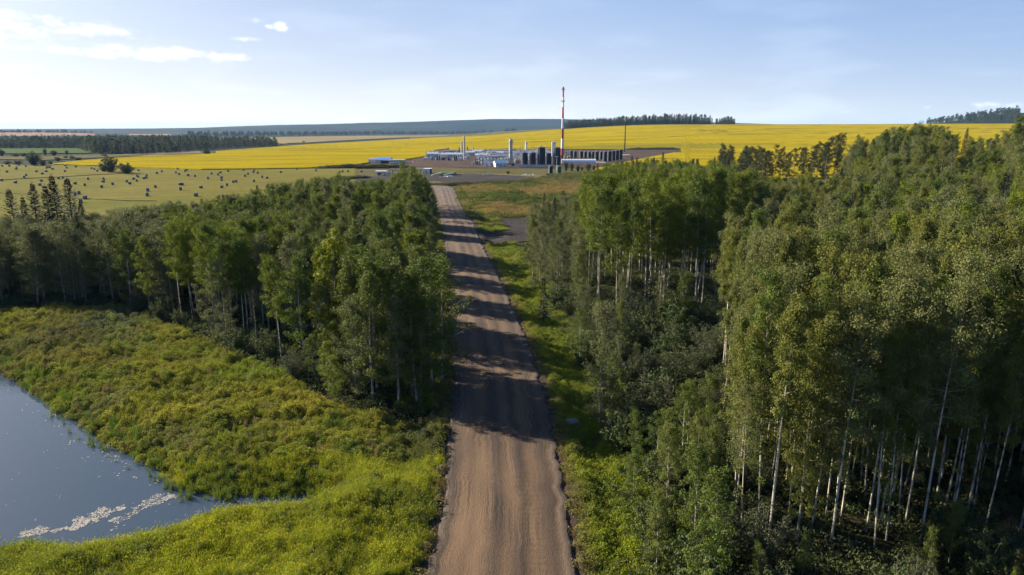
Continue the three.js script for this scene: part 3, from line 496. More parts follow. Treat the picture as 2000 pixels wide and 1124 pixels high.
// right wood
scatterIn(rightWood, 2.0, (x, z) => {
  const [u, v, dep] = pxBase(x, z), edge = -sdPoly(rightWood, x, z), d = Math.hypot(x, z);
  if (dep < 14 || u > 2500 || z > -14) return;
  const rd = roadDist(x, z); if (rd < 5.5) return;
  const q = R(), near = d < 88 && u > 1405 + Math.max(0, (v - 800) * 0.10);
  if (!near && R() < S(70, 130, d) * 0.62 + (d < 62 ? 0 : 0.22)) return;
  if (near) { if (v > 1075) { if (q < .5) return; return plant(x, z, q < .8 ? 'shrub' : 'poplar', Math.floor(R() * 4), 2.4 + 2.6 * R(), 'rightFoot'); } if (q < 0.10) return plant(x, z, 'shrub', Math.floor(R() * 4), 2 + 1.6 * R(), 'rightFoot'); return plant(x, z, 'aspen', Math.floor(R() * 10), (13.6 + 5.8 * R()) * (u < 1480 && v > 820 ? .82 : 1), 'rightNear', 0.72 + .16 * R()); }
  if (d < 62) { if (q < .22) return; if (q < .6) return plant(x, z, 'shrub', Math.floor(R() * 4), 2.2 + 2 * R(), 'rightEdge'); return plant(x, z, 'poplar', pick([0, 1, 2, 4]), (edge < 3 ? 4.6 : 6.4) + 2.6 * R(), 'rightEdge'); }
  if (u < 1445 && v > 606) { if (q < .25) return; if (u > 1270 && v > 640 || q < .7) return plant(x, z, 'shrub', Math.floor(R() * 4), 2 + 2.6 * R(), 'rightGap'); return plant(x, z, pick(['grey', 'grey', 'poplar', 'youngSpruce']), Math.floor(R() * 3), 4.5 + 3.0 * R(), 'rightGap'); }
  if (u < 1132 && d < 200) { if (edge < 2 && q < .14) return plant(x, z, 'youngSpruce', Math.floor(R() * 2), 3.5 + 3 * R(), 'rightGrey'); return plant(x, z, q < .14 ? 'bare' : q < .72 ? 'grey' : q < .94 ? 'poplar' : 'spruce', Math.floor(R() * 3), 9.2 + 3.8 * R(), 'rightGrey'); }
  if (u > 1375 && d < 128 && u < 1640) { if (q < .5) return; return plant(x, z, 'shrub', Math.floor(R() * 4), 1.6 + 1.8 * R(), 'rightGap'); }
  if (d < 150 && u < 1450) { if (R() < .1) return; return plant(x, z, 'fresh', Math.floor(R() * 4), 17.4 + 3.0 * R(), 'rightTall', 1.0); }
  if (R() < S(140, 330, d) * 0.3) return;
  const high = S(1250, 1700, u);
  if (q < 0.07) return plant(x, z, 'spruce', Math.floor(R() * 4), 14 + 4.5 * R(), 'rightBack');
  if (u > 1400 && u < 1640 && d > 250) { if (q > .7) return; return plant(x, z, 'pine', Math.floor(R() * 3), 17 + 4.5 * R(), 'rightPine'); }
  if (u > 1400 && u < 1650 && d > 175) return plant(x, z, q < .3 ? 'fresh' : q < .6 ? 'poplar' : 'grey', Math.floor(R() * 3), 8.2 + 2.8 * R(), 'rightBack');
  if (d > 215 && u < 1420 && u > 1100) return plant(x, z, pick(['fresh', 'fresh', 'poplar']), Math.floor(R() * 4), 11 + 3.5 * R(), 'rightBack');
  plant(x, z, q < .42 ? 'aspen' : q < .62 ? 'fresh' : q < .92 ? 'poplar' : 'grey', Math.floor(R() * 10), 13.2 + 4.4 * R() + 3.2 * fbm(x / 17, z / 17, 2, 21.3) + 1.0 * high - 4 * S(1835, 1870, u) * (1 - S(1945, 1965, u)) * S(150, 200, d), d < 160 ? 'rightSlope' : 'rightBack');
});
// trees that stand out, placed one by one: photo column of the foot, distance, height
const solo = [];
function soloTree(u, dist, kind, k, height, label, name, cat, sxz = 1) { const [x, z] = P(u, dist); plant(x, z, kind, k, height, null, sxz); const t = trees[trees.length - 1]; t.label = label; t.name = name; t.cat = cat; solo.push(t); }
// canopy heights fitted to the outline that the woods make against the fields
const outline = [[-400, 430], [0, 428], [60, 426], [130, 432], [200, 414], [300, 404], [380, 394], [450, 384], [500, 371], [560, 360], [600, 344], [640, 338], [690, 352], [720, 358], [760, 346], [785, 334], [830, 347], [856, 380], [1000, 470], [1012, 416], [1040, 399], [1080, 384], [1125, 380], [1140, 360], [1165, 337], [1185, 320], [1205, 312], [1240, 320], [1260, 310], [1300, 301], [1350, 287], [1365, 285], [1400, 299], [1450, 306], [1500, 312], [1560, 302], [1600, 264], [1650, 256], [1700, 248], [1760, 244], [1800, 241], [1840, 246], [1862, 262], [1930, 258], [1950, 240], [1970, 229], [2000, 223], [2400, 190]];
for (let i = trees.length - 1; i >= 0; i--) {
  const t = trees[i], v = V[t.kind][t.k], q = proj(t.x, t.y + v.h * t.s, t.z), lim = lerpList(outline, q[0]) + 9 * R() * R() - (t.kind === 'spruce' ? 16 : 0); if (t.zone === 'rightPine' || q[2] < 5) continue;
  if (q[1] < lim) { const foot = proj(t.x, t.y, t.z), k = (foot[1] - lim) / (foot[1] - q[1]); if (k < .45) { trees.splice(i, 1); continue; } t.s *= k; t.sx *= Math.max(k, .8); }
  const f = pxBase(t.x, t.z); if (f[0] > 575 && f[0] < 690 && Math.hypot(t.x, t.z) < 76 && t.x < 0) { t.s *= .5; t.sx *= .7; }
}
soloTree(634, 77, 'lime', 0, 15.4, 'large yellow-green poplar at the meadow edge of the left wood', 'poplar_tree', 'tree', 1.1);
soloTree(805, 215, 'fresh', 1, 16.5, 'tallest bright poplar beside the road at the far end of the left wood', 'poplar_tree', 'tree', 1.25);
soloTree(786, 226, 'fresh', 3, 17.5, 'pointed green poplar that overlaps the pipe rack before the plant', 'poplar_tree', 'tree', .9);
soloTree(700, 72, 'poplar', 0, 8.2, 'dark green poplar in shade at the front corner of the left wood', 'poplar_tree', 'tree');
[[676, 72.5, 12.4], [716, 70.5, 14.4], [762, 69, 14.8], [800, 68.5, 14.6], [832, 69, 15], [852, 72, 14.2]].forEach(([u, d, h], i) => soloTree(u, d, 'poplar', [0, 2, 4][i % 3], h, ['dark leafy poplar, ' + ['first', 'second', 'third', 'fourth', 'fifth', 'last'][i] + ' from the left along the shaded front corner of the left wood'][0], 'poplar_tree', 'tree', 1.1));
soloTree(838, 96, 'lime', 1, 9.2, 'pale spiky poplar at the roadside edge of the left wood', 'poplar_tree', 'tree', .7);
soloTree(12, 155, 'spruce', 0, 17.3, 'leftmost dark spruce rising above the left wood', 'spruce_tree', 'tree', 1.25);
soloTree(52, 153, 'spruce', 1, 18.6, 'broad dark spruce, second of the four at the left edge', 'spruce_tree', 'tree', 1.25);
soloTree(84, 150, 'spruce', 3, 18.6, 'slim dark spruce standing tight beside the tallest left spruce', 'spruce_tree', 'tree', 1.25);
soloTree(98, 150, 'spruce', 2, 20.2, 'tallest dark spruce of the left wood against the hay field', 'spruce_tree', 'tree', 1.25);
soloTree(125, 156, 'spruce', 0, 19, 'ragged dark spruce, rightmost of the four at the left edge', 'spruce_tree', 'tree', 1.25);
soloTree(34, 158, 'spruce', 3, 15.6, 'shorter dark spruce between the two leftmost spruces', 'spruce_tree', 'tree', 1.2); soloTree(148, 156, 'spruce', 1, 14.6, 'low dark spruce just right of the left spruce group', 'spruce_tree', 'tree', 1.2);
soloTree(325, 160, 'spruce', 3, 13.6, 'thin spruce tip standing alone above the middle of the left wood', 'spruce_tree', 'tree');
soloTree(265, 135, 'poplar', 5, 14.4, 'light green poplar standing above the back of the left wood', 'poplar_tree', 'tree');
soloTree(548, 92, 'grey', 0, 5.0, 'silvery young poplar alone at the meadow edge of the left wood', 'poplar_tree', 'tree', .8);
soloTree(1186, 62, 'grey', 1, 12.6, 'slim grey poplar with a bare dark trunk beside the road ditch', 'poplar_tree', 'tree', .95);
soloTree(1974, 150, 'spruce', 2, 20, 'dark spruce breaking the skyline at the right edge', 'spruce_tree', 'tree');
soloTree(1940, 108, 'spruce', 1, 12.5, 'dead brownish spruce among the aspens on the right slope', 'spruce_tree', 'tree', .8);
soloTree(1064, 100, 'youngSpruce', 0, 7.2, 'dark young spruce at the roadside edge of the right wood', 'spruce_tree', 'tree');

// the birds-eye order: which trees show largest in the photograph
{
  const GW = 500, GH = 281, buf = new Uint8Array(GW * GH);
  for (const t of trees) { const q = proj(t.x, t.y + V[t.kind][t.k].h * t.s * 0.6, t.z); t.dep = q[2]; t.see = 0; }
  for (const t of [...trees].sort((a, b) => a.dep - b.dep)) {
    if (t.dep < 3) continue;
    const v = V[t.kind][t.k], top = proj(t.x, t.y + v.h * t.s, t.z), bot = proj(t.x, t.y + v.base * t.s, t.z), foot = proj(t.x, t.y, t.z), w = v.r * t.sx * 0.8 * FPX / t.dep / 4;
    const cx = (top[0] + bot[0]) / 8, cy = (top[1] + bot[1]) / 8, hy = Math.max(0.6, (bot[1] - top[1]) / 8);
    for (let y = Math.max(0, Math.floor(cy - hy)); y <= Math.min(GH - 1, cy + hy); y++) for (let x = Math.max(0, Math.floor(cx - w)); x <= Math.min(GW - 1, cx + w); x++) { const e = ((x + .5 - cx) / w) ** 2 + ((y + .5 - cy) / hy) ** 2; if (e < 1 && !buf[y * GW + x]) { t.see++; if (((x * 7 + y * 13) % 10) !== 0) buf[y * GW + x] = 1; } }
    for (let y = Math.max(0, Math.floor(bot[1] / 4)); y <= Math.min(GH - 1, foot[1] / 4); y++) { const x = Math.round(foot[0] / 4); if (x >= 0 && x < GW && !buf[y * GW + x]) t.see += 0.4; }
  }
}
const kindInfo = { aspen: ['aspen_tree', 'aspen'], fresh: ['aspen_tree', 'aspen'], poplar: ['poplar_tree', 'poplar'], lime: ['poplar_tree', 'poplar'], grey: ['poplar_tree', 'poplar'], bare: ['poplar_tree', 'poplar'], spruce: ['spruce_tree', 'spruce'], youngSpruce: ['spruce_tree', 'spruce'], shrub: ['willow_shrub', 'shrub'], pine: ['pine_tree', 'pine'] };
const zoneText = {
  aspen: { rightNear: 'tall slim aspen with a long pale trunk in the close stand at lower right', rightTall: 'tall bright green aspen in the upright stand just beyond the roadside gap', rightSlope: 'olive green aspen on the middle slope of the right wood', rightBack: 'aspen in the back of the right wood towards the canola', leftFresh: 'yellow-green aspen with a pale bare trunk facing the meadow', leftRoad: 'bright green aspen along the road side of the left wood' },
  poplar: { leftMid: 'dark green poplar in the shaded front of the left wood above the meadow', leftBack: 'green poplar at the back of the left wood by the hay field', leftRoad: 'green poplar in the part of the left wood nearest the road', rightEdge: 'leafy low poplar at the near foot of the right wood by the ditch', rightGap: 'young grey-green poplar in the low gap of the right wood', rightGrey: 'thin grey-green poplar in the thicket below the gravel turnout', rightSlope: 'poplar on the middle slope of the right wood', rightBack: 'poplar in the back of the right wood towards the canola' },
  spruce: { leftBack: 'dark pointed spruce at the back of the left wood by the hay field', rightGrey: 'small dark spruce in the thicket below the gravel turnout', rightGap: 'small spruce in the low gap of the right wood', rightBack: 'dark spruce among the far trees of the right wood' },
  shrub: { leftEdge: 'low leafy shrub along the meadow edge of the left wood', rightFoot: 'low shrub among the pale trunks of the lower right stand', rightEdge: 'leafy shrub beside the ditch at the near foot of the right wood', rightGap: 'rounded shrub in the low gap of the right wood' },
  pine: { rightPine: 'thin pine with a bare trunk standing against the yellow canola' },
};
const protos = {};
function proto(kind, k) {
  const key = kind + k; if (protos[key]) return protos[key];
  const v = V[kind][k], g = new THREE.Group(); part('trunk', v.trunk, v.mats[0], g); part('crown', v.crown, v.mats[1], g); return (protos[key] = g);
}
const chosen = new Set();
for (const name of ['aspen', 'poplar', 'spruce', 'shrub', 'pine']) {
  const all = trees.filter((t) => kindInfo[t.kind][1] === name).sort((a, b) => (b.label ? 1e6 : 0) + b.see - (a.label ? 1e6 : 0) - a.see);
  for (const t of all.slice(0, 290)) {
    if (!t.label && (t.see < 5 || !zoneText[name][t.zone])) continue;
    chosen.add(t);
    const o = proto(t.kind, t.k).clone(); o.name = numbered(kindInfo[t.kind][0]); o.position.set(t.x, t.y, t.z); o.rotation.set((R() - .5) * .07, t.rot, (R() - .5) * .07); o.scale.set(t.sx, t.s, t.sx); scene.add(o);
    const lab = t.label ?? zoneText[name][t.zone]; t.o = o; t.of = name; tag(o, lab, name === 'shrub' ? 'shrub' : 'tree');
  }
}
// rows of a zone, counted from the side nearest the viewer; deeper trees share a label
const ORD = ['first', 'second', 'third', 'fourth', 'fifth', 'sixth', 'seventh', 'eighth', 'ninth', 'tenth', 'eleventh', 'twelfth'];
function rank(items, rowLen, rows, key, where, group, shared) {           // items: { o, u, d }
  items.sort((a, b) => a.d - b.d);
  for (let i = 0; i < items.length; i += rowLen) {
    const k = i / rowLen, row = items.slice(i, i + rowLen).sort((a, b) => a.u - b.u);
    row.forEach((t, j) => { if (k < rows) t.o.userData.label = key + ', ' + ORD[j] + ' from left in ' + (k ? ORD[k] : 'front') + ' row ' + where; else { t.o.userData.label = shared; t.o.userData.group = group; } });
  }
}
const zoneWhere = { rightNear: 'of the lower right stand', rightTall: 'of the stand past the roadside gap', rightSlope: 'on the right slope', rightBack: 'at the back of the right wood', leftFresh: 'facing the meadow', leftRoad: 'beside the road, left wood', leftMid: 'of the left wood above the meadow', leftBack: 'at the back of the left wood', rightEdge: 'by the near right ditch', rightGap: 'in the right wood gap', rightGrey: 'below the gravel turnout', rightFoot: 'under the lower right stand', leftEdge: 'along the meadow edge', rightPine: 'against the canola' };
const kindWord = { aspen: 'aspen', poplar: 'green poplar', spruce: 'dark spruce', shrub: 'low shrub', pine: 'bare-stemmed pine' };
{ const by = new Map(); for (const t of chosen) if (!t.label) { const k = t.of + '/' + t.zone; if (!by.has(k)) by.set(k, []); by.get(k).push({ o: t.o, u: proj(t.x, t.y + 8, t.z)[0], d: t.dep }); }
  for (const [k, items] of by) { const [n, z] = k.split('/'); rank(items, 12, 10, kindWord[n], zoneWhere[z], kindWord[n] + 's deeper ' + zoneWhere[z], kindWord[n] + ' deep behind the tenth row ' + zoneWhere[z]); } }
const dummy = new THREE.Object3D();
function instanced(parent, name, geo, mat, items) {                     // items: {x,y,z,sx,sy,rot,tint,tx,tz}
  if (!items.length) return null; const m = new THREE.InstancedMesh(geo, mat, items.length); m.name = name; m.castShadow = m.receiveShadow = true;
  const c = new THREE.Color();
  items.forEach((t, i) => { dummy.position.set(t.x, t.y, t.z); dummy.rotation.set(t.tx || 0, t.rot, t.tz || 0); dummy.scale.set(t.sx, t.sy, t.sx); dummy.updateMatrix(); m.setMatrixAt(i, dummy.matrix); if (t.tint) m.setColorAt(i, c.setRGB(...t.tint)); });
  parent.add(m); return m;
}
function mass(name, label, category) { const g = new THREE.Group(); g.name = numbered(name); scene.add(g); return tag(g, label, category, null, 'stuff'); }
{
  const sets = [['background_trees', 'remaining trees deeper inside the left wood', 'trees', (t) => t.x < 0], ['background_trees', 'remaining trees deeper inside the right wood', 'trees', (t) => t.x >= 0]];
  for (const [n, lab, cat, f] of sets) {
    const g = mass(n, lab, cat), byKey = new Map();
    for (const t of trees) if (!chosen.has(t) && f(t)) { const k = t.kind + '/' + t.k; if (!byKey.has(k)) byKey.set(k, []); byKey.get(k).push({ x: t.x, y: t.y, z: t.z, sx: t.sx, sy: t.s, rot: t.rot }); }
    for (const [k, items] of byKey) { const [kind, i] = k.split('/'), v = V[kind][+i]; instanced(g, 'trunk', v.trunk, v.mats[0], items); instanced(g, 'crown', v.crown, v.mats[1], items); }
  }
  console.log('trees', trees.length, 'things', chosen.size);
}
// ---------------------------------------------------------------- grasses and weeds (nobody could count them)
function tuftGeo(seed, o) {                                             // upright blades
  const r = rng(seed), L = new Mesher();
  for (let k = 0; k < o.n; k++) {
    const a = r() * TAU, d = o.r * Math.sqrt(r()), x = Math.cos(a) * d, z = Math.sin(a) * d, h = o.h * (0.55 + 0.6 * r()), la = r() * TAU, ln = h * o.lean * (0.3 + r()), w = o.w * (0.7 + .6 * r()), pa = la + 1.57 + (r() - .5), wx = Math.cos(pa) * w / 2, wz = Math.sin(pa) * w / 2, c = jit(o.tint, r, .5), mx = x + Math.cos(la) * ln * .35, mz = z + Math.sin(la) * ln * .35, ex = x + Math.cos(la) * ln, ez = z + Math.sin(la) * ln;
    const i0 = L.vert(x - wx, 0, z - wz, c), i1 = L.vert(x + wx, 0, z + wz, c), i2 = L.vert(mx + wx * .8, h * .62, mz + wz * .8, c), i3 = L.vert(mx - wx * .8, h * .62, mz - wz * .8, c), i4 = L.vert(ex, h, ez, c);
    L.i.push(i0, i1, i2, i0, i2, i3, i3, i2, i4);
    if (o.seed && r() < o.seed) L.leaf(ex, h, ez, .13, .05, r, o.seedTint);
  }
  return L.build();
}
function forbGeo(seed, o) {                                             // a rounded bushy weed
  const r = rng(seed), L = new Mesher();
  for (let k = 0; k < o.n; k++) {
    const a = r() * TAU, q = Math.sqrt(r()), d = o.r * q, top = o.h * Math.sqrt(Math.max(0.05, 1 - q * q * 0.9)), y = top * (1 - 0.55 * r() * r()), c = jit(o.tint, r, .5);
    L.leaf(Math.cos(a) * d, y, Math.sin(a) * d, o.leaf * (.7 + .7 * r()), o.leaf * o.wide * (.7 + .6 * r()), r, c);
    if (r() < o.flower) L.leaf(Math.cos(a) * d, y + .05, Math.sin(a) * d, o.leaf * .9, o.leaf * .7, r, jit(o.flowerTint, r, .3), .5);
  }
  for (let k = 0; k < o.n / 7; k++) { const a = r() * TAU, d = o.r * .9 * Math.sqrt(r()), h = o.h * (.5 + .4 * r()), c = jit(o.tint, r, .4), x = Math.cos(a) * d, z = Math.sin(a) * d; const i0 = L.vert(x - .012, 0, z, c), i1 = L.vert(x + .012, 0, z, c), i2 = L.vert(x * 1.15, h, z * 1.15, c); L.i.push(i0, i1, i2); }
  return L.build();
}
const W1 = [1, 1, 1];
const forbs = [0, 1, 2, 3].map((k) => forbGeo(400 + k, { n: 150, r: [.5, .42, .55, .38][k], h: [.75, .9, .65, .8][k], leaf: .115, wide: [.6, .75, .5, .6][k], tint: W1, flower: [.2, .08, .26, .04][k], flowerTint: [1.45, 1.4, .7] }));
const fine = [0, 1, 2].map((k) => tuftGeo(420 + k, { n: 75, r: .36, h: [.62, .75, .5][k], w: .016, lean: .45, tint: W1, seed: .3, seedTint: [1.5, 1.3, .9] }));
const tall = [0, 1].map((k) => tuftGeo(430 + k, { n: 46, r: .3, h: [1.25, 1.05][k], w: .028, lean: .3, tint: W1, seed: .05, seedTint: [1.2, 1, .6] }));
const rough = [0, 1, 2].map((k) => forbGeo(440 + k, { n: 130, r: [1.1, 1.4, .9][k], h: [.55, .7, .45][k], leaf: .2, wide: .5, tint: W1, flower: .12, flowerTint: [1.6, 1.4, .9] }));
const lay = (items, geos) => geos.map((_, k) => items.filter((_, i) => i % geos.length === k));
function cover(name, label, category, geos, items, mat = grassMat) { const g = mass(name, label, category); lay(items, geos).forEach((list, k) => instanced(g, 'tuft', geos[k], mat, list)); return g; }

const meadowPoly = [G(-600, 560), G(-250, 592), G(0, 602), G(120, 604), G(240, 610), G(330, 646), G(430, 686), G(540, 736), G(620, 786), G(700, 816), G(800, 824), G(846, 806), G(862, 730), G(880, 740), G(880, 830), G(872, 930), G(866, 1000), G(846, 1060), G(806, 1124), G(740, 1330), G(-900, 1330), G(-1400, 1000)];
const spot = (x, z, u, v, rx, rz) => { const [a, b] = G(u, v, .4); return Math.exp(-(((x - a) / rx) ** 2) - ((z - b) / rz) ** 2 + .5 * fbm(x / 3, z / 3, 2)); };
const rg = rng(501), meadow = [], bright = [], reeds = [], stalks = [];
for (let d = 26; d < 128;) {
  const step = d < 60 ? 0.42 : d < 90 ? 0.5 : 0.62, n = Math.floor(d * 84 * DEG / step);
  for (let i = 0; i < n; i++) {
    const a = (-47 + 84 * (i + rg()) / n - 30 * 0) * DEG, dd = d + (rg() - .5) * step * 1.4; if (a > 0.02) continue;
    const x = Math.sin(a) * dd, z = -Math.cos(a) * dd;
    if (!inPoly(meadowPoly, x, z)) continue;
    const pd = pondDist(x, z), rd = roadDist(x, z); if (rd < 0.9 + 0.7 * fbm(x / 1.7, z / 1.7, 2)) continue;
    if (pd < 0.15) continue;
    const y = H(x, z), n1 = fbm(x / 9, z / 9, 3, 1.7), n2 = fbm(x / 3.2, z / 3.2, 2, 4.4), q = rg();
    const near = z > -54.5;                                            // the embankment this side of the channel
    const s = 0.62 + 0.75 * rg() * rg() + 0.15 * rg() + 0.55 * n2, base = { x, y: y - .05, z, rot: rg() * TAU };
    if (pd < 2.1 && q < (near ? (x > -32 ? .12 : .4) : .3)) { reeds.push({ ...base, sx: s, sy: s * (near ? .8 : 1), tint: jit([.10, .165, .018], rg, .4) }); continue; }
    if (near) {
      const lush = S(-.2, .25, n1 + .1);
      if (q < .86) bright.push({ ...base, sx: s * 1.1, sy: s, tint: jit(mix3([.18, .22, .015], [.275, .31, .009], lush), rg, .3) });
      else meadow.push({ ...base, sx: s * .9, sy: s * .7, tint: jit(mix3([.12, .15, .02], [.19, .225, .012], lush), rg, .3) });
      continue;
    }
    if (rg() < .035 && pd > 2) stalks.push({ ...base, sx: .5 + .4 * rg(), sy: .8 + .35 * rg(), tint: jit([.20, .15, .07], rg, .4) });
    const brown = S(.05, .4, fbm(x / 15, z / 11, 3, 22.2)) * S(-30, -60, x) * .8, green = S(.1, .35, fbm(x / 7, z / 6, 3, 31.1)), pale = S(.08, .32, fbm(x / 10, z / 8, 3, 37.7));
    let c = mix3([.190, .215, .022], [.275, .270, .028], .5 + n1 * 2.3); c = mix3(c, [.120, .185, .012], green * .85); c = mix3(c, [.10, .078, .032], .85 * spot(x, z, 128, 652, 8, 14)); c = mix3(c, [.11, .15, .085], .8 * spot(x, z, 235, 632, 7, 9)); c = mix3(c, [.15, .24, .01], .8 * spot(x, z, 512, 722, 5, 5)); c = mix3(c, [.14, .22, .01], .8 * spot(x, z, 196, 746, 3, 3)); c = mix3(c, [.18, .20, .08], pale * .6); c = mix3(c, [.13, .095, .035], brown); if (rd < 7) c = mix3(c, [.10, .115, .035], S(7, 3, rd));
    const hum = 0.85 + 1.1 * Math.max(-.38, fbm(x / 2.9, z / 2.3, 2, 8.8) + .1);
    if (q > .42) meadow.push({ ...base, sx: s * 1.05, sy: s * hum, tint: jit(c, rg, .32) });
    if (q < .5) bright.push({ ...base, x: x + .2, sx: s, sy: s * 1.1 * hum, tint: jit(mix3(c, [.18, .22, .014], .5), rg, .3) });
  }
  d += step * 0.9;
}
for (let k = 0; k < 420; k++) {                                         // reeds in the shallows of the channel and along the shore
  const f = rg(), u = k < 260 ? mix(330, 700, f) : mix(60, 330, f), v = k < 260 ? mix(945, 985, rg()) : lerpList([[60, 785], [150, 842], [230, 893], [330, 950]], u) + rg() * 16; const [x, z] = G(u, v, POND_Y); const pd = pondDist(x, z);
  if (pd > 1.2 || (k >= 260 && rg() < .72) || fbm(x / 1.5, z / 1.5, 2, 3.1) < -.02) continue; const s = .55 + .5 * rg(); reeds.push({ x, y: Math.min(POND_Y, H(x, z)) - .05, z, rot: rg() * TAU, sx: s * .55, sy: s * (pd < 0 ? 1.1 : 1), tint: jit([.12, .17, .02], rg, .4) });
}
cover('meadow_weeds', 'tangled olive and yellow weeds of the meadow between pond and left wood', 'weeds', forbs, meadow);
cover('meadow_grass', 'bright yellow-green grass on the near bank and through the meadow', 'grass', fine, bright);
cover('dead_stalks', 'tan dead stalks standing among the meadow weeds', 'stalks', tall, stalks);
cover('reeds', 'bright green reeds along the pond shore and channel', 'reeds', tall, reeds);

// verges of the road, both sides
const verge = [], vergeForb = [];
for (let z = -28; z > -335; z -= z > -120 ? .42 : .8) {
  const [a, b] = roadAt(z);
  for (const side of [-1, 1]) for (let k = 0; k < (z > -120 ? 17 : 9); k++) {
    const e = .5 + rg() * (side < 0 ? 5.5 : 8.5), x = side < 0 ? a - e : b + e; if (side < 0 && z > -66 && !(e < 1)) continue;
    if (side > 0 && z < -150 && z > -190) { const q = proj(x, 0, z); if (q[1] > 428 && q[1] < 474 && q[0] > 930) continue; }
    const n = fbm(x / 3, z / 5, 3, 12.2), dry = S(.5, 2.6, e), s = .8 + .45 * rg() + .4 * n;
    if (e < 1.2 && rg() < .6) continue;
    let c = mix3([.20, .17, .05], [.16, .205, .014], dry); c = mix3(c, [.22, .27, .008], S(-.1, .2, n) * dry); if (z < -200) c = mix3(c, [.17, .16, .05], .4);
    const it = { x, y: H(x, z) - .05, z, rot: rg() * TAU, sx: s * (z < -120 ? 1.7 : 1.15), sy: s * (e < 1.5 ? .6 : 1), tint: jit(c, rg, .3) };
    (rg() < .72 ? verge : vergeForb).push(it);
  }
}
cover('verge_grass', 'grass and weeds along both edges of the dirt road', 'grass', fine, verge);
cover('verge_weeds', 'leafy weeds among the grass of the road ditches', 'weeds', forbs, vergeForb);

// rough ground right of the road before the plant, and the weedy berms
const roughI = [], bermI = [];
const roughPoly = [G(893, 372), G(908, 412), G(925, 430), G(1060, 424), G(1120, 440), P(1140, 300), G(1200, 336), G(1090, 341), G(1046, 352), G(980, 359), G(900, 362)];
scatterIn(roughPoly, 1.7, (x, z) => {
  const n = fbm(x / 20, z / 14, 3, 5.5), m = fbm(x / 6, z / 5, 2, 6.6), d = Math.hypot(x, z); if (roadDist(x, z) < .8) return;
  let c = mix3([.245, .19, .06], [.085, .115, .014], S(-.1, .16, n + .6 * m)); const far = S(330, 380, d); c = mix3(c, [.095, .115, .03], far * .6); if (m > .25) c = mix3(c, [.28, .21, .085], .5);
  const s = (.9 + 1.1 * rg()) * (1 + .9 * Math.max(0, n)); roughI.push({ x, y: H(x, z) - .05, z, rot: rg() * TAU, sx: s, sy: s * (.7 + .8 * rg()), tint: jit(c, rg, .45) });
});
cover('rough_grass', 'rough tussocky grass on the open ground right of the dirt road', 'grass', rough, roughI);
function berm(name, label, pts, h, w) {                                 // a weed-grown earth bank
  const L = pts.map(([u, v]) => hit(u, v).slice(0, 2)), pos = [], col = [], uv = [], idx = []; let n = 0;
  for (let i = 0; i < L.length - 1; i++) for (let k = 0; k < 12; k++) {
    const t = k / 12, x = mix(L[i][0], L[i + 1][0], t), z = mix(L[i][1], L[i + 1][1], t), f = (i + t) / (L.length - 1), prof = Math.sin(Math.PI * Math.min(1, Math.max(0, f))) ** .4;
    for (let j = 0; j <= 8; j++) { const s = j / 8 * 2 - 1, zz = z + s * w / 2, hh = h * prof * (1 - s * s) * (.8 + .5 * fbm(x / 7, zz / 7, 2)); pos.push(x, H(x, zz) + hh - .2, zz); col.push(...weedC(x, zz)); uv.push(x / 8, zz / 8); if (rg() < .9) bermI.push({ x: x + (rg() - .5) * 2, y: H(x, zz) + hh - .25, z: zz + (rg() - .5) * 2, rot: rg() * TAU, sx: 1.5 * (.6 + .6 * rg()), sy: 1.4 * (.6 + .7 * rg()), tint: jit(mix3([.075, .085, .032], [.13, .125, .05], .5 + fbm(x / 5, zz / 5, 2)), rg, .4) }); } n++;
  }
  for (let i = 0; i < n - 1; i++) for (let j = 0; j < 8; j++) { const a = i * 9 + j, b = a + 9; idx.push(a, b, a + 1, b, b + 1, a + 1); }
  const g = new THREE.BufferGeometry(); g.setAttribute('position', new THREE.Float32BufferAttribute(pos, 3)); g.setAttribute('color', new THREE.Float32BufferAttribute(col, 3)); g.setAttribute('uv', new THREE.Float32BufferAttribute(uv, 2)); g.setIndex(idx); g.computeVertexNormals();
  struct(name, g, stubbleMat, label, 'bank');
}
berm('earth_bank', 'long weed-grown earth bank in front of the yellow field left of the plant', [[618, 330], [660, 329.5], [720, 329], [775, 328.5], [800, 328]], 3.4, 9);
berm('earth_bank', 'low dark weedy bank along the near side of the gravel pad', [[838, 361.5], [880, 363], [920, 362], [970, 360], [1030, 355], [1060, 352]], 1.5, 6);
berm('earth_bank', 'weedy bank at the left end of the gravel pad', [[655, 352], [690, 350], [720, 348]], 1.6, 5);
berm('earth_bank', 'brushy bank along the back edge of the plant yard on the right', [[1222, 292.6], [1260, 292.3], [1300, 292.2], [1330, 292]], 2.6, 8);
cover('bank_weeds', 'dark weeds and low brush growing on the earth banks', 'weeds', rough, bermI);

// undergrowth inside the woods
{
  const items = [];
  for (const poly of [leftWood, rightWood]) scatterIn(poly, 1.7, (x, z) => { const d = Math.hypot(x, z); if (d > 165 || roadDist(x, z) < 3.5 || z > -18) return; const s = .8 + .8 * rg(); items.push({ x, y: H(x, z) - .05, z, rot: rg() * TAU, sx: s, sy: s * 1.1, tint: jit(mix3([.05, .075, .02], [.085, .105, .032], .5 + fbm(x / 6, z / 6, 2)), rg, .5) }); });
  cover('undergrowth', 'leafy undergrowth on the floor of both woods', 'undergrowth', rough, items);
}
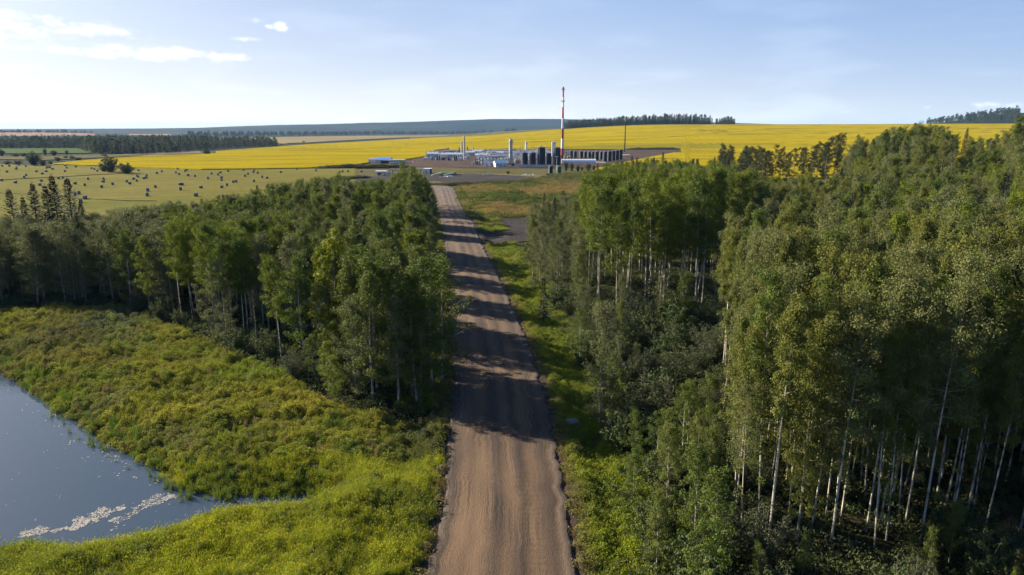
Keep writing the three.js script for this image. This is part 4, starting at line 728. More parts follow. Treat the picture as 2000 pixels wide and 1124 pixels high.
// loose stones at the road edges
{
  const g = new THREE.IcosahedronGeometry(.5, 1), p = g.attributes.position, r = rng(61); for (let i = 0; i < p.count; i++) { const k = .8 + .35 * noise(p.getX(i) * 3, p.getY(i) * 3, p.getZ(i) * 3); p.setXYZ(i, p.getX(i) * k, p.getY(i) * k * .7, p.getZ(i) * k); } g.computeVertexNormals();
  const items = []; for (let z = -30; z > -130; z -= .055) { const [a, b] = roadAt(z), side = r() < .5, e = (r() + r() - 1) * .9, x = side ? a + .3 + e : b - .3 + e, s = .05 + .16 * r() ** 4; items.push({ x, y: Math.max(H(x, z), ROAD_Y - .1) + .03, z: z + r(), rot: r() * TAU, sx: s, sy: s, tint: jit(mix3([.11, .082, .06], [.19, .15, .115], r()), r, .3) }); }
  const m = mass('road_gravel', 'loose stones and gravel thrown to the edges of the dirt road', 'gravel'); instanced(m, 'stone', g, new THREE.MeshStandardMaterial({ roughness: 1 }), items);
  const rockMat = new THREE.MeshStandardMaterial({ color: new THREE.Color(.22, .18, .13), roughness: 1, bumpMap: grainTex, bumpScale: .03 }), greyMat = new THREE.MeshStandardMaterial({ color: new THREE.Color(.13, .125, .125), roughness: 1 });
  [[1001, 613, .7, 'pale boulder on the right road edge, farthest of three', rockMat], [1026, 676, .6, 'pale boulder on the right road edge, middle of three', rockMat], [1037, 697, .5, 'pale boulder on the right road edge, nearest of three', rockMat], [1118, 826, 1.1, 'flat grey rock half hidden in the grass of the right ditch', greyMat], [866, 1016, .32, 'small pale rock on the left road edge by the grass', rockMat]].forEach(([u, v, s, lab, m2], i) => {
    const gg = new THREE.IcosahedronGeometry(s / 2, 3), q = gg.attributes.position; for (let k = 0; k < q.count; k++) { const f = 1 + .32 * noise(q.getX(k) * 2 / s, q.getY(k) * 2 / s, q.getZ(k) * 2 / s + i * 5); q.setXYZ(k, q.getX(k) * f * 1.2, q.getY(k) * f * .7, q.getZ(k) * f); } gg.computeVertexNormals();
    const [x, z] = G(u, v, .2), m3 = new THREE.Mesh(gg, m2); m3.name = numbered('rock'); m3.position.set(x, Math.max(H(x, z), .05) + s * .14, z); m3.castShadow = m3.receiveShadow = true; scene.add(tag(m3, lab, 'rock'));
  });
}
// pale scum and fluff floating on the pond
{
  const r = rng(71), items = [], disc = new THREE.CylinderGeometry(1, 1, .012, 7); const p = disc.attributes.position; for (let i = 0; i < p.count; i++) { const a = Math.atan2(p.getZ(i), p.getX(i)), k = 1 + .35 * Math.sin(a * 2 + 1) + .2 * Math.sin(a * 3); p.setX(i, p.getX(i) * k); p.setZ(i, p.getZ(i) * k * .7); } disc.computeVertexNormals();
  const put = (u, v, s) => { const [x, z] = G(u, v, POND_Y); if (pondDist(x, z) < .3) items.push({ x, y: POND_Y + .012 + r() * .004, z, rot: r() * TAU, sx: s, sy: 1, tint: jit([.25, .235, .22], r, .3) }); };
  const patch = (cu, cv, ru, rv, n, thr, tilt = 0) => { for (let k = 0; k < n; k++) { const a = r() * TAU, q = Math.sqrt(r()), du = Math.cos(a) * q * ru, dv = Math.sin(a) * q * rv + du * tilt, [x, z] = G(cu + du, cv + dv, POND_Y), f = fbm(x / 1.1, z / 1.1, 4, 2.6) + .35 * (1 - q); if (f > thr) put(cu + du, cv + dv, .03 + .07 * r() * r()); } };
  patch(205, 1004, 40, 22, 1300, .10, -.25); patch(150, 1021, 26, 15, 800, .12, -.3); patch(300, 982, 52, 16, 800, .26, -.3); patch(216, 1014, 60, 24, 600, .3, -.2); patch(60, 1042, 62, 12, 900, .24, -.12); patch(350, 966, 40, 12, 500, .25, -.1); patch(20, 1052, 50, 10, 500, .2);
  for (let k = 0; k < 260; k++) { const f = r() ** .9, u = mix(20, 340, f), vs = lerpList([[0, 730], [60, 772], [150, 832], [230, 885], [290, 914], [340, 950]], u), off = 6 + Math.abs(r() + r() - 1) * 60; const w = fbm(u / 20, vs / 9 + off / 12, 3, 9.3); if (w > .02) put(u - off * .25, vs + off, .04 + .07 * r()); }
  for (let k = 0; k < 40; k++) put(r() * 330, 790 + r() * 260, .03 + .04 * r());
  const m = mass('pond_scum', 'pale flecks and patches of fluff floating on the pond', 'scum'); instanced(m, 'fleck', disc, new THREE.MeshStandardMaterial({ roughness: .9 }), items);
}

// ---------------------------------------------------------------- hay bales
{
  const mk = () => {
    const g = new THREE.Group(), wrap = new THREE.LatheGeometry([[.0, -.62], [.82, -.62], [.9, -.56], [.9, .56], [.82, .62], [0, .62]].slice(1, 5).map(([x, y]) => new THREE.Vector2(x, y)), 28); wrap.rotateZ(Math.PI / 2); wrap.translate(0, .9, 0);
    const end = new THREE.CylinderGeometry(.83, .83, .05, 28); end.rotateZ(Math.PI / 2); const e2 = end.clone(); end.translate(.6, .9, 0); e2.translate(-.6, .9, 0);
    const wm = new THREE.MeshStandardMaterial({ color: new THREE.Color(.15, .148, .14), roughness: .7, bumpMap: rep(streakTex, 1, 3), bumpScale: .02 }), em = new THREE.MeshStandardMaterial({ color: new THREE.Color(.10, .09, .065), roughness: 1, bumpMap: grainTex, bumpScale: .04 });
    part('net_wrap', wrap, wm, g); part('bale_end', end, em, g); part('bale_end', e2, em, g); return g;
  };
  const bale = mk(), r = rng(91), bales = {};
  const list = [[12, 413], [58, 413], [104, 423], [104, 432], [120, 407], [165, 415], [43, 451], [234, 450], [272, 464], [297, 449], [298, 426], [310, 421], [322, 423], [338, 433], [418, 448], [430, 425], [420, 410], [488, 418], [167, 474], [155, 487], [10, 508], [98, 522], [266, 512], [256, 538], [377, 495], [404, 490], [484, 529], [545, 539], [566, 499], [667, 499], [666, 517], [656, 552], [727, 533], [588, 429], [608, 434], [626, 446], [818, 516], [837, 529], [863, 499], [880, 512], [881, 477], [890, 484], [893, 443], [929, 495], [943, 490], [946, 476], [1012, 460], [1043, 450], [1003, 551], [951, 575], [949, 606], [1134, 457], [1156, 468], [1145, 433], [1194, 447], [1205, 440], [1214, 475], [1257, 480], [1163, 535], [1178, 535], [1165, 567], [1298, 555], [1341, 494], [1364, 464], [1406, 470], [1422, 457], [1430, 490], [1430, 507], [1463, 539], [1432, 553], [1472, 447], [1506, 519], [1524, 515], [1570, 441], [1582, 479], [1599, 466], [1633, 454], [1638, 444], [1664, 459], [1637, 514], [1690, 486], [1725, 493], [1813, 454], [1916, 434], [508, 594], [482, 602], [549, 626], [520, 650], [1265, 608]].map(([a, b]) => [a / 3.307, 200 + b / 3.307]);
  list.push([617, 334], [663, 337.5], [669, 336], [679, 335.7], [706, 336]);
  for (const [u, v] of list) {
    const [x, z, y] = hit(u, v + 1.6), o = bale.clone(); o.name = numbered('hay_bale'); o.position.set(x, y + .28, z); o.rotation.y = .35 + (r() - .5) * .8; const s = v > 370 ? .9 : .8; o.scale.set(s * 1.12, s, s); scene.add(o);
    const zone = u > 610 ? ['grey hay bale on the grass left of the white trailer', 'bales near the trailer'] : v > 383 ? ['grey round hay bale low in the hay field close behind the left spruces', 'bales behind the spruces'] : u < 190 && v < 338 ? ['small grey hay bale in the far left of the hay field above the upper ditch', 'far left bales'] : u < 280 ? ['grey hay bale left of centre in the hay field below the dark willow clump', 'bales below the willow clump'] : v < 341 ? ['small grey hay bale on the hay field close to the yellow canola edge', 'bales by the canola edge'] : ['grey round hay bale in the middle right of the hay field', 'bales of the middle field'];
    tag(o, zone[0], 'hay bale', zone[1]); (bales[zone[0]] ??= []).push({ o, u, d: -v, g: zone[1] });
  }
  for (const [lab, it] of Object.entries(bales)) { it.forEach((t) => delete t.o.userData.group); it.forEach((t) => { t.d = -t.d * -1; }); rank(it, 12, 9, 'hay bale', 'of the ' + it[0].g, it[0].g, lab); }
}

// ---------------------------------------------------------------- lone clumps and bushes in the fields
const clumpProto = [0, 1, 2].map((k) => { const v = shrub(600 + k, { h: 10, r: 5.2, stems: 22, clump: 1.6, leaves: 2600, leaf: .62, wide: .7, tint: [[.075, .095, .032], [.085, .11, .032], [.066, .086, .036]][k] }); const g = new THREE.Group(); part('trunk', v.trunk, barkMat, g); part('crown', v.crown, leafMat, g); return g; });
function clump(u, v, w, h, label, k = 0, name = 'willow_clump', cat = 'bush') {  // width and height in photo pixels at the foot
  const [x, z, y] = hit(u, v), dep = depthOf([x, y, z]), m = dep / FPX, o = clumpProto[k % 3].clone(); o.name = numbered(name); o.position.set(x, y - .2, z); o.rotation.y = u * 1.7; o.scale.set(w * m / 10.4, h * m / 10, Math.min(w * m, h * m * 1.6) / 10.4); scene.add(o); tag(o, label, cat);
}
clump(216, 337, 40, 33, 'taller left part of the dark willow clump in the hay field', 0); clump(246, 340, 36, 23, 'lower right part of the dark willow clump in the hay field', 2); clump(203, 336, 20, 16, 'small bush at the left foot of the dark willow clump', 2);
clump(66, 324, 32, 29, 'dark bushy clump at the far left edge of the hay field', 2); clump(84, 324, 16, 12, 'low bush right beside the far left clump', 0);
clump(403, 302, 22, 11, 'single round bush on the top edge of the canola near the well site', 0); clump(418, 300, 8, 5, 'tiny dark bush right of the round bush by the well site', 2);
clump(3, 305, 14, 14, 'dark tree cut by the left edge below the green field', 2); clump(88, 304, 9, 14, 'narrow dark tree in front of the green field', 1); clump(105, 304, 15, 11, 'rounded dark bush in front of the green field', 0); clump(130, 303, 7, 10, 'thin small tree in front of the right part of the green field', 1); clump(30, 307, 18, 7, 'low hedge bush left below the green field', 0); clump(46, 307, 16, 9, 'hedge bush beneath the middle of the green field', 2);
clump(112, 315, 15, 9, 'bush in the pale pasture beside the canola tip', 0); clump(140, 311, 22, 8, 'wide low bush in the pale pasture', 2); clump(152, 313, 20, 6, 'low bush right of the wide pasture bush', 0); clump(128, 310, 10, 6, 'small bush between the pasture bushes', 1); clump(203, 306, 16, 6, 'low bush where the pasture meets the woodland', 0);
clump(14, 322, 22, 9, 'dark hedge piece at the far left above the bales', 2); clump(34, 322, 22, 9, 'dark hedge piece left of the far left clump', 0); clump(98, 320, 14, 6, 'low bush at the tip of the canola field', 1);
clump(593, 279, 6, 4, 'tiny lone tree in the straw field', 2); clump(548, 283, 14, 2.5, 'low scrub strip at the left of the straw field edge', 0);
[[1105, 334.5, 13, 20, 'largest of the bushes before the white shelter', 1], [1117, 335, 9, 18, 'slim bush second from the left before the white shelter'], [1129, 335, 9, 14, 'third bush before the white shelter'], [1137, 335, 6, 10, 'smallest bush before the white shelter'], [1149, 335.5, 13, 18, 'broad bush right of the white shelter'], [1160, 335.5, 7, 14, 'slim bush at the corner of the canola wedge']].forEach(([u, v, w, h, l], i) => clump(u, v, w, h, l, i + 1, 'field_bush'));
clump(992, 341, 10, 8, 'young bush at the right end of the gravel pad', 1, 'field_bush'); clump(1074, 342, 24, 4, 'low scrub at the foot of the two small tanks', 0, 'field_bush');

// ---------------------------------------------------------------- distant woods
function woodland(name, label, u0, u1, nearL, farL, step, scale, kinds, growth = 1) {
  const r = rng(Math.round(u0 * 7 + u1)), g = mass(name, label, 'woodland'), by = new Map(), dn = (u) => { const p = hit(u, lerpList(nearL, u)); return p[3]; }, df = (u) => typeof farL === 'number' ? farL : hit(u, lerpList(farL, u))[3];
  let n = 0;
  for (let u = u0; u < u1;) {
    const a = dn(u), b = df(u); let d = a; const st0 = step * (a / 1000) ** .3;
    while (d < b) { const st = step * growth * (d / 1000) ** .55, uu = u + (r() - .5) * st0 * 1333 / d, dd = d + (r() - .5) * st, p = P(uu, dd); d += st; if (r() < .16) continue; const kind = pick2(kinds, r), v = V[kind][Math.floor(r() * V[kind].length)], key = kind + '/' + V[kind].indexOf(v), s = scale * (.7 + .55 * r()) * (1 + .3 * fbm(p[0] / 90, p[1] / 90, 2)) ; if (!by.has(key)) by.set(key, []); by.get(key).push({ x: p[0], y: H(p[0], p[1]) - .3, z: p[1], sx: s * 1.5, sy: s * (.75 + .5 * r()), rot: r() * TAU }); n++; }
    u += st0 * 1333 / a;
  }
  for (const [k, items] of by) { const [kind, i] = k.split('/'); instanced(g, 'crown', V[kind][+i].crown, V[kind][+i].mats[1], items); if (V[kind][+i].mats[1] === needleMat) continue; instanced(g, 'trunk', V[kind][+i].trunk, barkMat, items); }
  console.log(label, n);
}
function pick2(a, r) { return a[Math.floor(r() * a.length)]; }
woodland('distant_woodland', 'dark mixed woodland beyond the small green field on the far left', -60, 185, [[-60, 291.5], [150, 290.5], [185, 296]], 1450, 10, .78, ['distant', 'distant', 'distant', 'distantSpruce']);
woodland('distant_woodland', 'dark mixed woodland in the middle distance left of the straw field', 180, 548, [[180, 300], [250, 302.5], [330, 299.5], [400, 293], [470, 288.5], [548, 286]], [[180, 277], [300, 277.5], [380, 279], [470, 281], [548, 283]], 9, .78, ['distant', 'distant', 'distant', 'distantSpruce']);
woodland('distant_woodland', 'hazy woodland band far behind the nearer woods on the left', -60, 420, [[-60, 276], [420, 276]], 2700, 24, .6, ['distant']);
woodland('distant_woodland', 'hazy blue woodland band behind the straw field', 380, 1010, [[380, 268.5], [560, 266.5], [700, 264.6], [860, 263.6], [900, 262.6], [1010, 256]], 4600, 24, .85, ['distant']);
woodland('distant_woodland', 'thin hazy wood line above the far tan field at the left', -60, 195, [[-60, 261], [195, 261]], 4900, 30, .9, ['distant']);
{ // the stand on the crest of the canola hill
  const r = rng(901), g = mass('crest_woodland', 'stand of dark trees along the crest of the canola hill', 'woodland'), by = new Map();
  for (let u = 1101; u < 1429; u += 1.05) for (let k = 0; k < 4; k++) { if (r() < .22) continue; const uu = u + (r() - .5) * 4, d = 1690 + k * 13 + r() * 14, [x, z] = P(uu, d), gapp = uu > 1383 && uu < 1392; if (gapp && r() < .75) continue; const sp = uu > 1300 && uu < 1384 ? .42 : .12, hgt = lerpList([[1100, 18], [1180, 20], [1250, 21.5], [1300, 23], [1384, 22], [1392, 14], [1410, 17], [1422, 19], [1430, 12]], uu) * (.5 + .6 * r() ** 1.2) * (1 + .3 * fbm(uu / 9, 3, 2)), kind = r() < sp ? 'distantSpruce' : 'distant', i = Math.floor(r() * V[kind].length), s = hgt / V[kind][i].h * (kind === 'distantSpruce' ? 1.12 : 1), key = kind + '/' + i; if (!by.has(key)) by.set(key, []); by.get(key).push({ x, y: H(x, z) - .3, z, sx: s * (kind === 'distant' ? .55 : .8), sy: s, rot: r() * TAU }); }
  for (const [k, items] of by) { const [kind, i] = k.split('/'); instanced(g, 'crown', V[kind][+i].crown, V[kind][+i].mats[1], items); instanced(g, 'trunk', V[kind][+i].trunk, barkMat, items); }
}
woodland('distant_woodland', 'dark wooded hilltop at the right edge of the horizon', 1800, 1975, [[1800, 243], [1850, 241], [1975, 240]], 3000, 16, 1.0, ['distant', 'distant', 'distantSpruce']);
// ---------------------------------------------------------------- the plant and its outbuildings
{
  const std = (c, rough = .6, metal = 0, extra = {}) => new THREE.MeshStandardMaterial({ color: new THREE.Color(...c), roughness: rough, metalness: metal, ...extra });
  const ribTex = dataTex(256, 16, (u) => { const k = .5 + .5 * Math.cos(u * TAU * 8); return [k, k, k]; }, false);
  const M = { white: std([.68, .69, .70], .55), off: std([0.468, 0.459, 0.442], .6), grey: std([0.306, 0.323, 0.348], .55), clad: std([0.425, 0.442, 0.468], .5, 0, { bumpMap: ribTex, bumpScale: .04 }), roof: std([0.34, 0.374, 0.425], .42, .2, { bumpMap: ribTex, bumpScale: .04 }), blueRoof: std([0.145, 0.238, 0.357], .4, .2, { bumpMap: ribTex, bumpScale: .04 }), dark: std([.011, .013, .018], .85), black: std([.008, .008, .009], .85), navy: std([.009, .013, .022], .85), red: std([0.357, 0.0255, 0.0187], .5), green: std([0.0127, 0.0723, 0.0527], .55), pipe: std([0.425, 0.425, 0.425], .35, .5), steel: std([0.111, 0.115, 0.128], .5, .4), rust: std([0.238, 0.102, 0.051], .8), window: std([0.0255, 0.034, 0.0467], .15), tan: std([0.425, 0.306, 0.17], .8), conc: std([0.357, 0.348, 0.332], .9), yellow: std([0.51, 0.357, 0.0255], .6), brown: std([0.085, 0.0723, 0.0595], .8), tarp: std([0.0425, 0.111, 0.017], .7), pale: std([0.527, 0.493, 0.425], .8) };
  for (const k in M) M[k].name = k;
  const px = (u, v) => { const p = at(u, v); p.dep = depthOf(p); p.m = p.dep / FPX; return p; };   // metres per photo pixel at that foot
  const B = (w, h, d, x = 0, y = 0, z = 0) => { const g = new THREE.BoxGeometry(w, h, d); g.translate(x, y + h / 2, z); return g; };
  const C = (r1, r2, h, x = 0, y = 0, z = 0, seg = 20) => { const g = new THREE.CylinderGeometry(r2, r1, h, seg); g.translate(x, y + h / 2, z); return g; };
  const HC = (r, l, x = 0, y = 0, z = 0, seg = 12) => { const g = new THREE.CylinderGeometry(r, r, l, seg); g.rotateZ(Math.PI / 2); g.translate(x, y, z); return g; };
  const bar = (a, b, r) => { const d = new THREE.Vector3(b[0] - a[0], b[1] - a[1], b[2] - a[2]), l = d.length(), g = new THREE.CylinderGeometry(r, r, l, 6); g.applyQuaternion(new THREE.Quaternion().setFromUnitVectors(new THREE.Vector3(0, 1, 0), d.normalize())); g.translate((a[0] + b[0]) / 2, (a[1] + b[1]) / 2, (a[2] + b[2]) / 2); return g; };
  const J = (...g) => mergeGeometries(g.map((x) => { const y = x.index ? x.toNonIndexed() : x; for (const k of Object.keys(y.attributes)) if (!['position', 'normal', 'uv'].includes(k)) y.deleteAttribute(k); return y; }));
  const base = (name, label, cat, p, turn, group) => thing(name, label, cat, [p[0], p[1] - .05, p[2]], turn, group);

  function tank(u, v, w, h, label, mat, { cone = .12, rails = false, name = 'storage_tank', group } = {}) {
    const p = px(u, v), m = p.m, r = w * m / 2, hh = h * m, t = base(name, label, 'tank', p, 0.4, group), hc = r * cone * 2;
    part('shell', J(C(r, r, hh - hc), C(r * 1.02, r * 1.02, .25, 0, (hh - hc) * .5), C(r * 1.02, r * 1.02, .2, 0, (hh - hc) - .2), C(r * 1.04, r * 1.04, .3, 0, 0)), mat, t);
    part('roof', C(r * 1.03, r * .08, hc, 0, hh - hc), mat, t); part('vent', J(C(.14, .14, .9, 0, hh - .2), C(.25, .25, .15, 0, hh + .65)), M.steel, t);
    const lad = []; for (let k = 0; k < hh - hc; k += .6) lad.push(B(.5, .06, .06, -r * .8, k, r * .62)); lad.push(B(.07, hh - hc + .8, .07, -r * .8 - .25, 0, r * .62), B(.07, hh - hc + .8, .07, -r * .8 + .25, 0, r * .62)); part('ladder', J(...lad), M.white, t);
    if (rails) { const g = []; for (let k = 0; k < 14; k++) { const a = k / 14 * TAU; g.push(C(.05, .05, 1.1, Math.cos(a) * r * .95, hh - hc, Math.sin(a) * r * .95, 5)); } const ring = new THREE.TorusGeometry(r * .95, .05, 4, 28); ring.rotateX(Math.PI / 2); ring.translate(0, hh - hc + 1.1, 0); part('railing', J(...g, ring), M.off, t); }
    part('pipe', J(C(.16, .16, hh * .96, -r * 1.06, 0, r * .25, 8), HC(.16, .5, -r * .95, hh * .95, r * .25, 8)), M.off, t);
    return t;
  }
  // five large tanks in front
  tank(1024.5, 322, 12.6, 24.5, 'dark storage tank, leftmost of the five in front of the plant', M.navy); tank(1040.5, 322, 12, 24.5, 'dark storage tank, second from the left of the five in front', M.navy);
  tank(1057, 322, 15.5, 35, 'tall dark storage tank with railing, middle of the five in front', M.navy, { rails: true }); tank(1072, 322, 10, 23, 'slimmest dark storage tank between the two tall front tanks', M.navy); tank(1087.5, 322.5, 15, 34.5, 'tall dark storage tank beside the red and white stack', M.navy);
  tank(1075.5, 339, 8.6, 14.5, 'small black tank standing alone on the grass before the wall', M.black, { cone: .04, name: 'small_tank' }); tank(1091.5, 340, 9.2, 15, 'small dark green tank standing alone on the grass', M.green, { cone: .04, name: 'small_tank' });
  // the group on the right
  [[1115.5, 309, 7, 14.5, 'front left corner of the right tank group'], [1123, 308.5, 7, 13, 'second in the left cluster of the right tank group'], [1135, 309.5, 7.5, 14, 'behind the white shelter, left of middle in the right group'], [1143, 309, 6.5, 12.6, 'behind the white shelter, middle of the right tank group'], [1151, 308.5, 7, 12, 'low one between the middle tanks of the right group'], [1158, 309, 6.5, 12.4, 'just left of the tall front pair of the right tank group'],
   [1165, 313.5, 8, 17.5, 'taller one at the right end of the white shelter'], [1174, 312, 7, 15.5, 'tucked behind the front row of the right tank group'], [1181.5, 316, 9, 20, 'nearest of the right tank group'], [1190, 315.5, 8.5, 20, 'second nearest of the right tank group'], [1197.5, 314.5, 8, 19.5, 'third in the right hand row of the right tank group'], [1204.5, 313.5, 8, 19.5, 'fourth in the right hand row of the right tank group'], [1211.5, 312.5, 8.5, 20, 'at the far right end of the right tank group']].forEach(([u, v, w, h, l], i) => tank(u, v, w, h, 'dark tank, ' + l, i >= 8 ? M.dark : M.navy, { cone: .08, group: 'tanks of the right group' }));
  { // red and white stack
    const p = px(1098, 309.5), m = p.m, t = base('tall_stack', 'very tall red and white banded stack beside the dark tanks', 'stack', p, 0), topV = 175, y = (v) => (309.5 - v) * m, rad = (v) => mix(1.45, .62, S(309, 175, v) ** .9);
    const sec = (v0, v1, mat, n = 'stack_section') => part(n, C(rad(v0), rad(v1), y(v1) - y(v0), 0, y(v0), 0, 24), mat, t);
    sec(309.5, 303, M.dark, 'stack_base'); sec(303, 290.5, M.red); sec(290.5, 271.5, M.white); sec(271.5, 252.5, M.red); sec(252.5, 233, M.white); sec(233, 212.5, M.red); sec(212.5, 194, M.white); sec(194, 181, M.red); sec(181, topV, M.dark, 'stack_tip');
    for (const v of [202.5, 181]) { const r0 = rad(v), g = [C(r0 + 1.1, r0 + 1.1, .25, 0, y(v), 0, 20)]; for (let k = 0; k < 12; k++) { const a = k / 12 * TAU; g.push(C(.06, .06, 1.3, Math.cos(a) * (r0 + 1), y(v), Math.sin(a) * (r0 + 1), 5)); } const ring = new THREE.TorusGeometry(r0 + 1, .07, 4, 24); ring.rotateX(Math.PI / 2); ring.translate(0, y(v) + 1.25, 0); part('platform', J(...g, ring), M.steel, t); }
    const g = []; for (let k = 0; k < y(topV); k += 1.2) g.push(B(.5, .07, .07, rad(309.5 - k / m) + .18, k, 0)); part('ladder', J(...g, bar([1.75, 0, 0], [rad(topV) + .3, y(topV), 0], .05)), M.steel, t);
  }
  { const p = px(1220, 297), m = p.m, t = base('flare_pole', 'slender black flare pole at the right end of the plant', 'flare stack', p, 0), h = 61 * m; part('mast', C(.75, .5, h * .93, 0, 0, 0, 14), M.black, t); part('flare_tip', J(C(.5, .7, h * .04, 0, h * .93), C(.85, .85, h * .03, 0, h * .97)), M.rust, t); const g = []; for (let k = 0; k < h * .9; k += 1.2) g.push(B(.07, .07, .5, 0, k, .8)); part('ladder', J(...g), M.steel, t); }
  function tower(u, v, w, h, label, mat = M.off, opt = {}) {
    const p = px(u, v), m = p.m, r = w * m / 2, hh = h * m, t = base('process_tower', label, 'tower', p, 0); part('column', J(C(r, r, hh * .9), C(r * 1.12, r * 1.12, .4, 0, hh * .45)), mat, t); const dome = new THREE.SphereGeometry(r, 16, 8, 0, TAU, 0, Math.PI / 2); dome.translate(0, hh * .9, 0); part('dome', dome, mat, t);
    part('pipe', J(C(r * .22, r * .22, hh * .95, r * 1.3, 0, .2, 8), HC(r * .22, r * 1.2, r * .8, hh * .95, .2, 8), C(r * .3, r * .3, hh * .06, 0, hh * .94, 0, 8)), M.pipe, t);
    const pl = (y) => { const g = [B(r * 3.4, .18, r * 2.6, r * .5, y, 0)]; for (const [a, b] of [[-1.1, 1.2], [2.1, 1.2], [2.1, -1.2], [.5, 1.2]]) g.push(B(.08, 1.1, .08, a * r, y, b * r)); g.push(B(r * 3.3, .08, .08, r * .5, y + 1.05, r * 1.2)); part('platform', J(...g), M.steel, t); }; if (!opt.plain) { pl(hh * .82); if (h > 35) pl(hh * .45); } return t;
  }
  tower(997, 321, 5.6, 50, 'tall pale process tower with platforms left of the dark tanks'); tower(906.6, 312, 3, 48, 'tallest thin pale stack over the grey sheds', M.off, { plain: true }); tower(902, 306, 2.8, 31, 'shorter thin pale stack beside the tallest shed stack', M.off, { plain: true });
  tower(1027.3, 300, 3.4, 23, 'slim white tower rising behind the two left tanks', M.white); tower(1078.5, 306, 2.6, 30, 'left white tower of the pair behind the tall tank', M.white, { plain: true }); tower(1082.5, 306, 3.2, 31, 'right white tower of the pair behind the tall tank', M.white); tower(923.8, 302, 2.4, 15, 'short pale stack above the back sheds', M.pale, { plain: true });
  [[896.8, 297, 2.4, 8.5, 'black exhaust stack left of the thin pale stacks'], [913, 294, 2, 6.5, 'black exhaust stack right of the thin pale stacks'], [958.2, 303, 3, 11, 'thick black exhaust stack over the middle sheds'], [989.5, 298.5, 3, 8.5, 'black exhaust stack left of the tall process tower']].forEach(([u, v, w, h, l]) => { const p = px(u, v), m = p.m, t = base('exhaust_stack', l, 'exhaust stack', p, 0); part('stack_pipe', C(w * m / 2, w * m / 2, h * m * .8), M.black, t); part('cap', C(w * m / 2, w * m * .28, h * m * .25, 0, h * m * .78), M.black, t); });
  [[1016.6, 306, 1, 21, 'left thin mast behind the leftmost tank'], [1020, 305, 1, 21, 'right thin mast behind the leftmost tank'], [1038.3, 306, 1, 21, 'left thin mast over the second tank'], [1042.3, 306, 1, 21, 'right thin mast over the second tank'], [832.4, 305, .7, 11, 'thin pole at the left corner of the plant'], [838, 303, .7, 9, 'thin pole just inside the left corner of the plant']].forEach(([u, v, w, h, l]) => { const p = px(u, v), m = p.m, t = base('mast', l, 'mast', p, 0); part('pole', C(.17, .1, h * m, 0, 0, 0, 8), M.steel, t); part('cross_arm', B(1.4, .12, .12, 0, h * m * .9, 0), M.steel, t); });
  { const p = px(1087.3, 333), m = p.m, t = base('lamp_post', 'pale lamp post in front of the tall right tank', 'lamp post', p, 0), h = 27 * m; part('pole', C(.18, .1, h, 0, 0, 0, 8), M.off, t); part('lamp_head', J(B(1.9, .25, .5, 0, h - .1, 0), B(.5, .5, .4, -.8, h - .45, .1), B(.5, .5, .4, .8, h - .45, .1)), M.off, t); }

  function shed(u, v, w, h, deep, label, o = {}) {                      // a gabled building; w and h in photo pixels
    const p = px(u, v), m = p.m, W = w * m, Hh = h * m, D = deep, t = base(o.name || 'shed', label, 'building', p, o.turn || 0), eave = Hh * (o.eave || .72), s = new THREE.Shape();
    if (o.end) { s.moveTo(-W / 2, 0); s.lineTo(W / 2, 0); s.lineTo(W / 2, eave); s.lineTo(0, Hh - .15); s.lineTo(-W / 2, eave); } else { s.moveTo(-D / 2, 0); s.lineTo(D / 2, 0); s.lineTo(D / 2, eave); s.lineTo(0, Hh - .15); s.lineTo(-D / 2, eave); }
    const L = o.end ? D : W, g = new THREE.ExtrudeGeometry(s, { depth: L, bevelEnabled: false }); g.translate(0, 0, -L / 2); if (!o.end) g.rotateY(Math.PI / 2); part('wall', g, o.wall || M.clad, t);
    const half = (o.end ? W : D) / 2 + .25, rise = Hh - eave, len = Math.hypot(half, rise * half / (half - .25)), an = Math.atan2(rise, half - .25);
    for (const sd of [-1, 1]) { const r = new THREE.BoxGeometry(len, .16, L + .6); r.rotateZ(-sd * an); r.translate(sd * half / 2, eave + rise / 2 - .02, 0); if (!o.end) r.rotateY(Math.PI / 2); part('roof_slope', r, o.roof || M.roof, t); }
    const F = o.end ? D / 2 : D / 2, WW = W;
    (o.doors || [[0, .4]]).forEach(([f, k]) => part('door', B(k * Math.min(WW, 9), eave * .7, .12, f * WW, 0, F + .05), o.doorMat || M.grey, t)); (o.windows || []).forEach((f) => { const wd = part('window', B(1.1, .9, .1, f * WW, eave * .45, F + .06), M.window, t); part('frame', J(B(1.3, .1, .14, f * WW, eave * .45 + .9, F + .06), B(1.3, .1, .14, f * WW, eave * .45 - .1, F + .06)), M.white, wd); });
    if (o.vents) { const q = []; for (let k = 0; k < o.vents; k++) q.push(C(.4, .4, .8, (o.end ? 0 : (k + .5) / o.vents - .5) * W, Hh - .2, o.end ? ((k + .5) / o.vents - .5) * D : 0, 10)); part('roof_vent', J(...q), M.white, t); }
    return t;
  }
  const paleWall = { wall: M.white };
  shed(951.5, 325.5, 14, 13.5, 8, 'small white gabled shed, left of the front pair', { ...paleWall, end: true, roof: M.blueRoof, doors: [[.0, .2]], eave: .7 });
  shed(976, 326.5, 22, 13.5, 9, 'white shed with blue roof and a door, right of the front pair', { ...paleWall, roof: M.blueRoof, doors: [[-.05, .22], [.3, .16]], windows: [-.3], eave: .62, turn: .25 });
  shed(924.5, 322.5, 7.5, 7.5, 4, 'small white hut left of the front sheds', { ...paleWall, end: true, doors: [[.1, .3]] });
  shed(947, 311, 36, 11, 14, 'long pale grey process building behind the front sheds', { vents: 4, doors: [[-.3, .5], [.2, .4]] });
  shed(846, 309.5, 22, 12.5, 13, 'grey compressor shed at the left end of the plant', { vents: 3, windows: [-.3, .1], doors: [[.3, .35]] });
